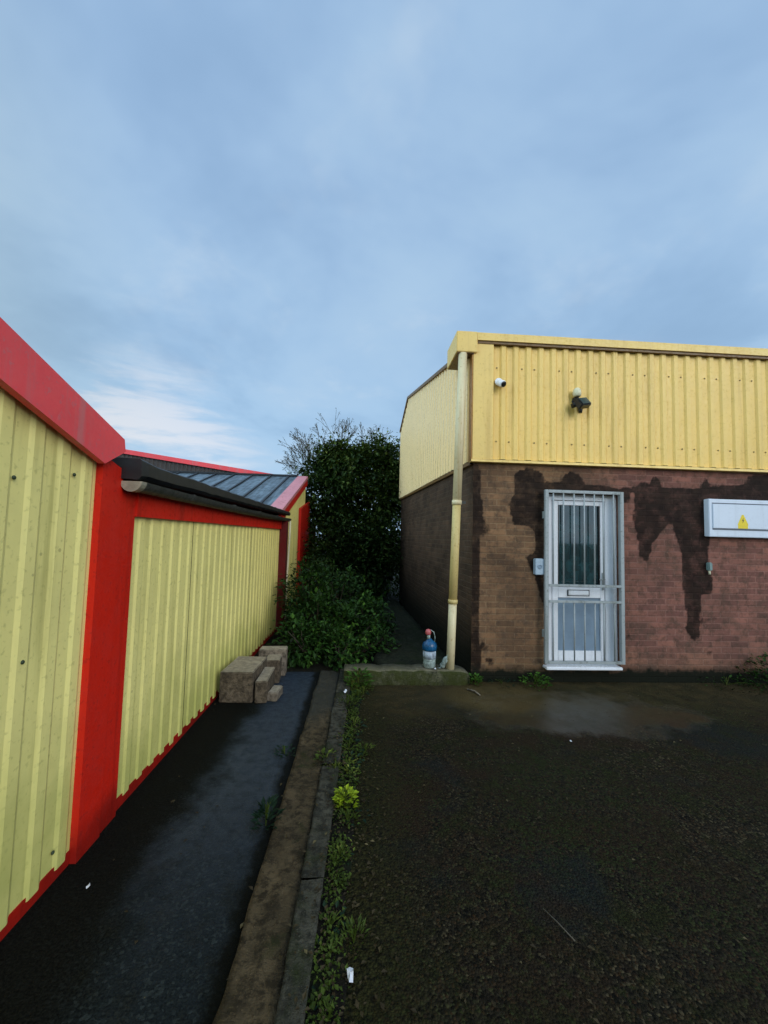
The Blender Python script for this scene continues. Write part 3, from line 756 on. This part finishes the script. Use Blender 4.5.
# ------------------------------------------------------------------ blocks by the shed wall
def block(x0, x1, y0, y1, z0, z1, rot, label, mat='block'):
    cx, cy = (x0+x1)/2, (y0+y1)/2
    m = MB(); m.box(x0-cx, x1-cx, y0-cy, y1-cy, 0, z1-z0)
    import bmesh
    bm = bmesh.new(); vs = [bm.verts.new(v) for v in m.v]
    for q in m.f: bm.faces.new([vs[i] for i in q])
    bmesh.ops.bevel(bm, geom=bm.edges[:], offset=.007, segments=2, affect='EDGES')
    bmesh.ops.subdivide_edges(bm, edges=[e for e in bm.edges if e.calc_length() > .05], cuts=5, use_grid_fill=True)
    for v in bm.verts:
        q = v.co*16+Vector((cx*50, cy*50, 0)); v.co += .0045*Vector((mnoise.noise(q), mnoise.noise(q+Vector((9,0,0))), .5*mnoise.noise(q+Vector((0,9,0)))))
        if v.co.z < 0: v.co.z = 0
    bm.verts.index_update(); m.v = [tuple(v.co) for v in bm.verts]; m.f = [[v.index for v in f.verts] for f in bm.faces]; m.sm = [False]*len(m.f); bm.free()
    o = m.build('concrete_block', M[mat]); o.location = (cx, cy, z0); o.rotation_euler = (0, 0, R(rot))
    return tag(o, label, 'block', 'old concrete blocks piled by the shed wall')
block(-1.272, -.962, 3.94, 4.45, .002, .285, -2, 'largest tall brown block, at the left of the pile against the yellow wall')
block(-.953, -.842, 3.93, 4.36, .002, .205, 2, 'narrow brown block of middle height, second step down from the tallest block')
block(-.832, -.735, 3.97, 4.17, .002, .085, -6, 'smallest and lowest pale block, on the path at the right end of the pile', 'block_pale')
block(-.985, -.83, 4.44, 4.68, .002, .245, 5, 'upright reddish block in the middle of the pile below the rear pale slab')
block(-1.1, -.80, 4.66, 4.82, .002, .295, 3, 'pale topped block at the back of the pile beside the shrub', 'block_pale')

# ------------------------------------------------------------------ bottles and litter
c = thing('water_bottle', 'big standing plastic bottle with blue shoulder and red cap on the ledge', 'bottle', (.875,4.53,.155))
bx, by, bz = .815, 4.53, .158
MB().lathe([(.06,0),(.070,.01),(.072,.06),(.068,.075),(.072,.09),(.071,.10)], (bx,by,bz), 20).build('base', M['clear'], c)
MB().lathe([(.0725,.1005),(.074,.15),(.072,.185)], (bx,by,bz), 20).build('label_band', M['label'], c)
MB().lathe([(.073,.1855),(.08,.20),(.082,.24),(.072,.27),(.03,.30),(.02,.315)], (bx,by,bz), 20).build('shoulder', M['blue'], c)
MB().lathe([(.02,.3155),(.018,.335),(.019,.355)], (bx-.012,by,bz), 14).build('neck', M['clear'], c)
MB().lathe([(.024,.3555),(.032,.365),(.034,.39),(.026,.41),(.01,.418)], (bx-.018,by,bz), 14).build('cap', M['redcap'], c)
MB().tube([(bx+.055,by,bz+.27),(bx+.06,by,bz+.33),(bx+.045,by,bz+.385),(bx+.01,by,bz+.41)], .006, 6).build('handle_strap', M['clear'], c)
c = thing('crushed_bottle', 'small crushed clear bottle leaning between the big bottle and downpipe', 'bottle', (.98,4.52,.155))
T = Matrix.Rotation(R(24), 3, 'Y') @ Matrix.Rotation(R(12), 3, 'X')
MB().lathe([(.028,0),(.034,.02),(.026,.05),(.035,.08),(.028,.11),(.012,.135),(.011,.15)], (.955,4.52,.165), 12, T).build('body', M['clear'], c)
MB().lathe([(.014,.1505),(.014,.165)], (.955,4.52,.165), 10, T).build('cap', M['offwhite'], c)
def scrap(name, x, y, z, s_, label, cat, mat, seed):
    rnd = random.Random(seed); m = MB(); n = 7; ring = []
    for k in range(n):
        a = 2*math.pi*k/n; r = s_*rnd.uniform(.55, 1.1); ring.append((x+r*math.cos(a)*.6, y+r*math.sin(a), z+rnd.uniform(0, s_*.7)))
    c0 = (x, y, z+s_*.5)
    for k in range(n): m.face([c0, ring[k], ring[(k+1) % n]])
    return tag(m.build(name, M[mat], None, (x, y, z)), label, cat)
scrap('paper_scrap', .012, 1.54, .02, .028, 'crumpled white scrap lying in the weeds nearest the viewer', 'litter', 'paper', 1)
scrap('paper_scrap', -1.165, 1.96, .004, .014, 'small white scrap on the dark path beside the red post', 'litter', 'paper', 2)
scrap('paper_scrap', 1.73, 3.21, .004, .016, 'tiny white scrap on the yard before the barred door', 'litter', 'paper', 3)
scrap('plastic_scrap', .925, 4.47, .158, .04, 'crumpled pale plastic bit on the ledge between the two bottles', 'litter', 'clear', 8)
scrap('plastic_scrap', .865, 4.45, .158, .028, 'small white plastic bit on the ledge edge before the big bottle', 'litter', 'paper', 9)
scrap('paper_scrap', -.10, 4.10, .045, .03, 'pale scrap on the kerb end near the concrete ledge', 'litter', 'paper', 5)
m = MB(); m.tube([(.84,1.79,.008),(.872,1.722,.011),(.905,1.65,.007)], .0026, 6); tag(m.build('stick', M['drytwig'], None, (.875,1.72,0)), 'thin brown stick lying on the dark yard', 'stick')
m = MB(); m.tube([(1.18,4.28,.01),(1.24,4.22,.014),(1.27,4.12,.008)], .009, 6); tag(m.build('stick', M['block_pale'], None, (1.23,4.2,0)), 'short pale stick on the tan silt below the ledge end', 'stick')

# ------------------------------------------------------------------ plants
def weed_mesh(rnd, n, h, spread, L, W, upright=.6):
    m = MB()
    for i in range(n):
        a = rnd.uniform(0, 2*math.pi); r = spread*math.sqrt(rnd.random())
        z = h*rnd.random()**.8*(1-.5*r/spread)
        p = Vector((r*math.cos(a), r*math.sin(a), z))
        d = Vector((math.cos(a)+rnd.uniform(-.5,.5), math.sin(a)+rnd.uniform(-.5,.5), upright+rnd.uniform(-.4,.6)))
        s_ = rnd.uniform(.6, 1.15)
        m.leaf(p, d, Vector((0,0,1)), L*s_, W*s_)
    return m
def stems(rnd, n, h, spread, r=.002):
    m = MB()
    for i in range(n):
        a = rnd.uniform(0, 6.28); q = spread*rnd.random()*.7
        m.tube([(0,0,0),(q*.5*math.cos(a),q*.5*math.sin(a),h*.6),(q*math.cos(a),q*math.sin(a),h*rnd.uniform(.8,1))], r, 4, False)
    return m
def weed(name, loc, n, h, spread, L, W, mat, label, group=None, up=.6, seed=1):
    rnd = random.Random(seed)
    t = thing(name, label, 'weed', loc, group)
    o = weed_mesh(rnd, n, h, spread, L, W, up).build('leaves', M[mat]); o.parent = t
    o = stems(rnd, 6, h, spread).build('stems', M['weed']); o.parent = t
    return t
# weeds in the kerb joint : three shapes, copied along
KL = 'small green weed rooted in the soil joint along the right side of the kerb'; KG = 'weeds along the kerb joint'
protos = [weed('kerb_weed', (.02,1.75,.006), 46, .05, .055, .026, .015, 'weed', KL, KG, .5, 11),
          weed('kerb_weed', (.02,2.05,.006), 60, .03, .075, .020, .013, 'weed', KL, KG, .2, 12),
          weed('kerb_weed', (.02,2.75,.006), 50, .075, .05, .034, .010, 'weed', KL, KG, 1.1, 13),
          weed('kerb_weed', (.02,2.95,.006), 26, .03, .09, .030, .020, 'weed_teal', KL, KG, .2, 14)]
rnd = random.Random(5); y = 1.2; k = 0
while y < 4.35:
    o = copy_tree(protos[k % 4]) if k > 3 else protos[k]
    o.location = (kerbR(y)+.06+rnd.gauss(0,.045), y, .004); o.rotation_euler = (0,0,rnd.uniform(0,6.28))
    s_ = rnd.uniform(.45, 1.0)+(.5 if 2.7 < y < 4.3 and rnd.random() < .5 else 0); o.scale = (s_, s_, s_*rnd.uniform(.6,1.3)); y += rnd.expovariate(1/.055)+.012; k += 1
weed('bright_weed', (-.04,2.47,.02), 110, .09, .062, .036, .03, 'weed_bright', 'bright yellow-green weed clump at the kerb joint', None, .5, 21)
weed('dark_fern', (-.47,2.33,.0), 60, .13, .06, .06, .028, 'weed_teal', 'dark blue-green weed on the left path edge', None, .8, 22)
weed('path_weed', (-.50,3.05,.0), 40, .05, .07, .035, .02, 'weed_teal', 'low dark weed tuft at a crack of the left path edge', None, .3, 23)
weed('leafy_weed', (.03,4.36,.01), 150, .20, .13, .06, .034, 'weed_green', 'leafy green weed in the corner of the ledge and kerb', None, .5, 24)
weed('leafy_weed', (1.32,4.46,.0), 70, .11, .07, .05, .035, 'weed_green', 'light green weed between the ledge end and brick corner', None, .6, 25)
weed('leafy_weed', (1.98,4.44,.0), 150, .13, .17, .05, .032, 'weed_green', 'spreading green weed at the foot of the wall beside the doorstep', None, .5, 26)
weed('leafy_weed', (1.62,4.47,.0), 50, .07, .14, .04, .025, 'weed_teal', 'low dark weed at the wall foot between corner and door', None, .4, 27)
weed('wall_bush', (4.74,4.40,.0), 620, .40, .30, .06, .035, 'leaf_shrub', 'dark bushy weed against the brick wall at the right edge', None, .6, 28)
weed('wall_bush', (4.25,4.46,.0), 120, .10, .34, .045, .028, 'leaf_shrub', 'low dark weed fringe under the wall right of the door', None, .4, 29)

# dead leaves and moss crumbs strewn on the ground: uncountable
m = MB(); rnd = random.Random(3)
for i in range(2600):
    if rnd.random() < .35: x = kerbR(2.5)+rnd.gauss(.08,.09); yy = rnd.uniform(1.2, 4.4)
    else: x = rnd.uniform(-1.3, 5); yy = 1.1+3.4*rnd.random()**1.3
    if -.43 < x < -.05: z = .045
    elif x < -.43:
        z = .006
        if rnd.random() < .8: continue
    else: z = .009
    a = rnd.uniform(0, 6.28); s_ = rnd.uniform(.004, .016)
    m.leaf(Vector((x,yy,z)), Vector((math.cos(a),math.sin(a),rnd.uniform(-.1,.5))), Vector((0,0,1)), s_*1.7, s_)
o = m.build('leaf_litter', M['litter']); o['kind'] = 'stuff'

m = MB(); rnd = random.Random(77)
for i in range(2600):
    yy = 1.15+3.25*rnd.random()**1.15
    cl_ = mnoise.noise(Vector((yy*4.5, 0, 3)))+.5*mnoise.noise(Vector((yy*14, 0, 8)))
    if cl_ < rnd.uniform(-.75, .35): continue
    x = kerbR(yy)+.055+rnd.gauss(0, .035)
    a = rnd.uniform(0, 6.28); s_ = rnd.uniform(.006, .017)
    m.leaf(Vector((x,yy,rnd.uniform(.008,.03))), Vector((math.cos(a),math.sin(a),rnd.uniform(.1,1.2))), Vector((0,0,1)), s_*1.4, s_)
o = m.build('moss', M['weed']); o['kind'] = 'stuff'

def branchy(m, rnd, p, d, L, r, depth, tips, spread=.6):
    q = p + d*L
    mid = p + d*L*.5 + Vector((rnd.uniform(-1,1), rnd.uniform(-1,1), rnd.uniform(-.5,.5)))*L*.08
    r = max(r, .0045)
    m.tube([p, mid, q], [r, r*.85, max(r*.65,.004)], 6 if depth > 1 else 4, False)
    if depth == 0: tips.append((q, d)); return
    for k in range(rnd.choice((2,3,3))):
        nd = (d + Vector((rnd.uniform(-1,1), rnd.uniform(-1,1), rnd.uniform(-.5,.8)))*spread).normalized()
        branchy(m, rnd, q, nd, L*rnd.uniform(.62,.85), r*.62, depth-1, tips, spread)
    tips.append((q, d))

def tree(name, label, base, trunk_h, clumps, n, leaf, mat, seed, limbs=6, rtr=.11, top=None):
    """trunk with limbs reaching into leaf clumps; clumps = (x,y,z,rx,ry,rz) in world"""
    rnd = random.Random(seed); t = thing(name, label, 'tree', base)
    b = Vector(base); m = MB()
    pts = [b+Vector((.02*math.sin(k), .03*math.cos(k*1.7), trunk_h*k/4)) for k in range(5)]
    m.tube(pts, [rtr, rtr*.85, rtr*.75, rtr*.65, rtr*.5], 8)
    m.build('trunk', M['bark'], t)
    m = MB()
    for cpl in clumps:
        s_ = pts[rnd.randint(2,4)]; e = Vector(cpl[:3])
        m.tube([s_, (s_+e)/2+Vector((rnd.uniform(-.1,.1), rnd.uniform(-.1,.1), .1)), e], [rtr*.4, rtr*.25, rtr*.1], 5, False)
        for k in range(4):
            e2 = e+Vector((rnd.uniform(-1,1)*cpl[3], rnd.uniform(-1,1)*cpl[4], rnd.uniform(-.3,1)*cpl[5]))*.8
            m.tube([e, e2], [rtr*.1, .004], 4, False)
    m.build('limbs', M['bark'], t)
    tot = sum(c_[3]*c_[4]+c_[3]*c_[5] for c_ in clumps)
    m = MB()
    for c_ in clumps:
        nn = int(n*(c_[3]*c_[4]+c_[3]*c_[5])/tot)
        nsub = max(6, nn//38)
        subs = []
        for k in range(nsub):
            v = Vector((rnd.gauss(0,1), rnd.gauss(0,1), rnd.gauss(0,1))).normalized()*rnd.choice((rnd.uniform(.5,1.05), rnd.uniform(.8,1.32)))
            subs.append((Vector((c_[0]+v.x*c_[3], c_[1]+v.y*c_[4], c_[2]+v.z*c_[5])), v))
        for k in range(nn):
            s0, v = rnd.choice(subs)
            if k % 4 == 0:
                v = Vector((rnd.gauss(0,1), rnd.gauss(0,1), rnd.gauss(0,1))).normalized(); q = .85*rnd.random()**.4
                p = Vector((c_[0]+v.x*c_[3]*q, c_[1]+v.y*c_[4]*q, c_[2]+v.z*c_[5]*q)); L = leaf*1.7
            else:
                p = s0+Vector((rnd.gauss(0,1), rnd.gauss(0,1), rnd.gauss(0,.8)))*.15; L = leaf*rnd.uniform(.6,1.25)
            d_ = v+Vector((rnd.uniform(-1,1), rnd.uniform(-1,1), rnd.uniform(-1,.6)))
            m.leaf(p, d_, Vector((rnd.uniform(-.4,.4),rnd.uniform(-.4,.4),1)), L, L*.58)
    m.build('crown', M[mat], t)
    return t
tree('evergreen_tree', 'dense dark evergreen tree filling the alley end beside the gabled shed', (-.45,10.7,0), 2.6,
     [(-.85,10.5,2.5,.72,.8,.9),(-.25,10.3,3.2,.8,.8,.7),(-.45,10.4,1.5,1.0,.8,1.1),(-.75,10.9,3.45,.6,.6,.5),(-.2,10.6,.6,1.0,.7,.8)], 17000, .10, 'leaf_dark', 31)
tree('leafy_tree', 'taller green topped tree pressed against the yellow side cladding', (.55,11.0,0), 2.8,
     [(.55,10.7,3.5,.6,.6,.55),(.80,10.6,3.0,.42,.6,.8),(.3,10.5,2.5,.75,.7,.9),(.45,10.5,1.4,.65,.7,1.0),(.75,10.9,3.75,.42,.5,.42),(-.05,10.7,3.7,.5,.5,.34),(-.6,10.4,3.75,.45,.4,.3),(-1.3,11.0,3.35,.45,.35,.4),(-.95,10.9,3.85,.3,.3,.2),(1.05,10.75,1.9,.36,.4,1.7),(.45,10.9,4.1,.25,.3,.25)], 15500, .10, 'leaf_top', 32)
tree('overgrown_bush', 'black-green bush under the trees deep in the alley', (-.2,9.0,0), .6,
     [(-.75,9.1,.9,.55,.5,1.0),(-.1,9.3,.9,.65,.5,.95),(.40,9.5,1.2,.32,.4,1.15),(.55,9.9,.9,.35,.3,.9)], 6200, .09, 'leaf_dark', 33, rtr=.05)['category'] = 'bush'
# sparse twiggy tree
rnd = random.Random(41); t = thing('twiggy_tree', 'sparse thin-twigged tree with few pale leaves rising behind the shed ridge', 'tree', (-.75,11.2,0))
m = MB(); tips = []
m.tube([(-.75,11.2,0),(-.7,11.15,1.6),(-.68,11.2,2.75)], [.08,.06,.045], 7, False); m.build('trunk', M['bark'], t)
m = MB()
for a in range(13):
    ang = a/13*6.28
    branchy(m, rnd, Vector((-.68+.1*math.cos(ang),11.2+.1*math.sin(ang),2.5+.15*rnd.random())), Vector((1.35*math.cos(ang)-.1, .5*math.sin(ang), 1.0+.3*rnd.random())).normalized(), rnd.uniform(.62,.80), .011, 4, tips, .62)
m.build('branches', M['drytwig'], t)
m = MB()
for (p, d_) in tips:
    for k in range(rnd.choice((1,2,2,3))):
        m.leaf(p-d_*rnd.uniform(0,.12)+Vector((rnd.gauss(0,.012),rnd.gauss(0,.012),rnd.gauss(0,.012))), Vector((rnd.uniform(-1,1),rnd.uniform(-1,1),rnd.uniform(-.6,.6))), Vector((0,0,1)), rnd.uniform(.035,.06), .024)
m.build('crown', M['leaf_sparse'], t)

def shrub(name, label, base, blobs, n, L, mat, seed):
    rnd = random.Random(seed); t = thing(name, label, 'shrub', base); b = Vector(base)
    m = MB(); lf = MB()
    for bl in blobs:
        for k in range(7):
            v = Vector((rnd.gauss(0,1), rnd.gauss(0,1), abs(rnd.gauss(0,1)))).normalized()
            e = Vector((bl[0]+v.x*bl[3], bl[1]+v.y*bl[4], bl[2]+v.z*bl[5]))
            m.tube([(bl[0]*.7+b.x*.3, bl[1], 0), ((bl[0]+e.x)/2, (bl[1]+e.y)/2, e.z*.6), e], [.012,.009,.004], 5, False)
    tot = sum(x[3]*x[5] for x in blobs)
    for bl in blobs:
        nn = int(n*bl[3]*bl[5]/tot); subs = []
        for k in range(max(5, nn//22)):
            v = Vector((rnd.gauss(0,1), rnd.gauss(0,1), rnd.gauss(.3,1))).normalized()*rnd.uniform(.6,1.1)
            subs.append((Vector((bl[0]+v.x*bl[3], bl[1]+v.y*bl[4], max(.04, bl[2]+v.z*bl[5]))), v))
        for k in range(nn):
            s0, v = rnd.choice(subs)
            p = s0+Vector((rnd.gauss(0,1), rnd.gauss(0,1), rnd.gauss(0,.7)))*.075
            p.z = max(.02, p.z); q = L*rnd.uniform(.6,1.3)
            lf.leaf(p, v+Vector((rnd.uniform(-1,1), rnd.uniform(-1,1), rnd.uniform(-.7,.7))), Vector((rnd.uniform(-.3,.3),rnd.uniform(-.3,.3),1)), q, q*.55)
    m.build('stems', M['twig'], t); lf.build('leaves', M[mat], t)
    return t
shrub('bramble_shrub', 'sprawling green bramble shrub at the alley mouth behind the blocks', (-.4,5.7,0),
      [(-.60,5.25,.20,.45,.35,.26),(-.15,5.2,.16,.40,.3,.22),(-.55,5.7,.40,.45,.5,.40),(-.75,6.3,.62,.40,.5,.50),(-.1,5.6,.30,.40,.45,.34),(.12,6.1,.34,.28,.4,.36),(.30,6.6,.22,.30,.4,.26),(.20,5.5,.16,.25,.3,.20),(-.35,6.4,.55,.4,.4,.45),(-.7,5.25,.22,.30,.25,.24)], 8600, .072, 'leaf_shrub', 51)
shrub('bramble_shrub', 'brownish tall bramble shrub at the foot of the gabled shed', (-.85,7.4,0),
      [(-.85,7.4,.62,.40,.5,.55),(-.35,7.6,.45,.4,.5,.45)], 1900, .07, 'leaf_dark', 52)

# ------------------------------------------------------------------ camera
cam = bpy.data.cameras.new('camera'); co = bpy.data.objects.new('camera', cam); COL.objects.link(co)
f_px, H = 400., 1.6
Yd = Vector((-24, 24, f_px)).normalized()
Zd = -(Vector((-24, 24, f_px)).cross(Vector((1, .026, 0)))).normalized()
Xd = Yd.cross(Zd)
if Xd.x < 0: Xd = -Xd
rows = (Xd, Yd, Zd)
ex = Vector([r_[0] for r_ in rows]); ey = Vector([-r_[1] for r_ in rows]); ez = Vector([-r_[2] for r_ in rows])
mw = Matrix.Identity(4)
for i in range(3): mw[i][0] = ex[i]; mw[i][1] = ey[i]; mw[i][2] = ez[i]
mw.translation = (0, 0, H)
co.matrix_world = mw
cam.sensor_fit = 'AUTO'; cam.sensor_width = 36; cam.lens = 36*f_px/1024
cam.clip_start = .05; cam.clip_end = 1000
S.camera = co

# ------------------------------------------------------------------ light and sky
sdir = Vector((.55, -.78, .42)).normalized()
sun = bpy.data.lights.new('sun', 'SUN'); so_ = bpy.data.objects.new('sun', sun); COL.objects.link(so_)
sun.energy = 1.4; sun.angle = R(35); sun.color = (1, .95, .86)
so_.rotation_euler = sdir.to_track_quat('Z', 'Y').to_euler(); so_.location = (3, -6, 8)
w = bpy.data.worlds.new('World'); S.world = w; w.use_nodes = True
nt = w.node_tree; N = nt.nodes; Lk = nt.links
bg = N['Background']
def wn(k): return N.new(k)
def wput(s_, v):
    if isinstance(v, bpy.types.NodeSocket): Lk.new(v, s_)
    elif isinstance(v, tuple) and s_.type == 'RGBA': s_.default_value = (*v, 1)
    else: s_.default_value = v
def wm(op, a, b=0.):
    m_ = wn('ShaderNodeMath'); m_.operation = op; wput(m_.inputs[0], a); wput(m_.inputs[1], b); return m_.outputs[0]
def wmix(f_, a, b, mode='MIX'):
    m_ = wn('ShaderNodeMix'); m_.data_type = 'RGBA'; m_.blend_type = mode; wput(m_.inputs['Factor'], f_); wput(m_.inputs[6], a); wput(m_.inputs[7], b); return m_.outputs[2]
def wr(v, a, b, c_=0., d_=1.):
    m_ = wn('ShaderNodeMapRange'); m_.interpolation_type = 'SMOOTHSTEP'
    for k, x in zip(('Value','From Min','From Max','To Min','To Max'), (v, a, b, c_, d_)): wput(m_.inputs[k], x)
    return m_.outputs['Result']
def wnoise(vec, sc, det, rg, dist=0):
    n_ = wn('ShaderNodeTexNoise'); n_.inputs['Scale'].default_value = sc; n_.inputs['Detail'].default_value = det; n_.inputs['Roughness'].default_value = rg; n_.inputs['Distortion'].default_value = dist
    Lk.new(vec, n_.inputs['Vector']); return n_.outputs['Fac']
sky = wn('ShaderNodeTexSky'); sky.sky_type = 'NISHITA'; sky.sun_disc = False
sky.sun_elevation = math.asin(sdir.z); sky.sun_rotation = math.atan2(sdir.x, sdir.y)
tc = wn('ShaderNodeTexCoord').outputs['Generated']
sp = wn('ShaderNodeSeparateXYZ'); Lk.new(tc, sp.inputs[0]); dx, dy, dz = sp.outputs
zz = wm('ADD', wm('MAXIMUM', dz, 0.), .22)
cb = wn('ShaderNodeCombineXYZ'); Lk.new(wm('DIVIDE', dx, zz), cb.inputs[0]); Lk.new(wm('DIVIDE', dy, zz), cb.inputs[1])
pv = cb.outputs[0]
n1 = wnoise(pv, 1.15, 5, .55, .25); n2 = wnoise(pv, 2.3, 5, .6, .2)
st_ = wn('ShaderNodeMapping'); st_.inputs['Scale'].default_value = (1.6, 2.2, 9); Lk.new(tc, st_.inputs['Vector'])
n3 = wnoise(st_.outputs[0], 2.2, 6, .6, .3)
# bright break in the cloud low in the north-west
dot = wn('ShaderNodeVectorMath'); dot.operation = 'DOT_PRODUCT'; Lk.new(tc, dot.inputs[0]); dot.inputs[1].default_value = Vector((-.46, .88, .09)).normalized()
glow = wr(dot.outputs['Value'], .950, .998)
bk = wr(wm('ADD', wm('MULTIPLY', n3, .9), wm('MULTIPLY', glow, .16)), .46, .66)
base = wmix(wr(dz, .05, .75), (.415,.640,.880), (.325,.505,.765))     # low sky to high sky
base = wmix(wr(n1, .36, .68, 0, .85), base, (.450,.640,.850))
base = wmix(wr(n2, .50, .74, 0, .5), base, (.58,.72,.87))
base = wmix(wr(n1, .53, .30, 0, .6), base, (.255,.410,.620))
base = wmix(wm('MULTIPLY', wm('MULTIPLY', bk, glow), .95), base, (.76,.81,.90))
# out-of-view sky brightened behind and to the left, added to light the walls
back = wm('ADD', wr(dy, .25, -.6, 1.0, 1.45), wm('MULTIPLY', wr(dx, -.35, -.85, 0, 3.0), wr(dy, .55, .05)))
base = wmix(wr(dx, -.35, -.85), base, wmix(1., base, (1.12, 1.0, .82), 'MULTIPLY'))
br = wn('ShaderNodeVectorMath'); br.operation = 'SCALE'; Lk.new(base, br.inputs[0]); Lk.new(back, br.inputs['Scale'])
sk = wn('ShaderNodeVectorMath'); sk.operation = 'SCALE'; Lk.new(sky.outputs[0], sk.inputs[0]); sk.inputs['Scale'].default_value = 1.0
# clouds in units of the Background strength
STR = .1
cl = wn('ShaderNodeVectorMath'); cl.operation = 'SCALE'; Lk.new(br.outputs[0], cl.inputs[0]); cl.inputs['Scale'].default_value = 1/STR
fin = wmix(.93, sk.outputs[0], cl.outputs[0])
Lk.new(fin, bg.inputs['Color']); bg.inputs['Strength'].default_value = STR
S.view_settings.view_transform = 'Standard'; S.view_settings.look = 'None'; S.view_settings.exposure = 0; S.view_settings.gamma = 1
S.render.engine = 'CYCLES'
S.cycles.max_bounces = 4; S.cycles.diffuse_bounces = 3; S.cycles.glossy_bounces = 2; S.cycles.use_adaptive_sampling = True; S.cycles.adaptive_threshold = .02
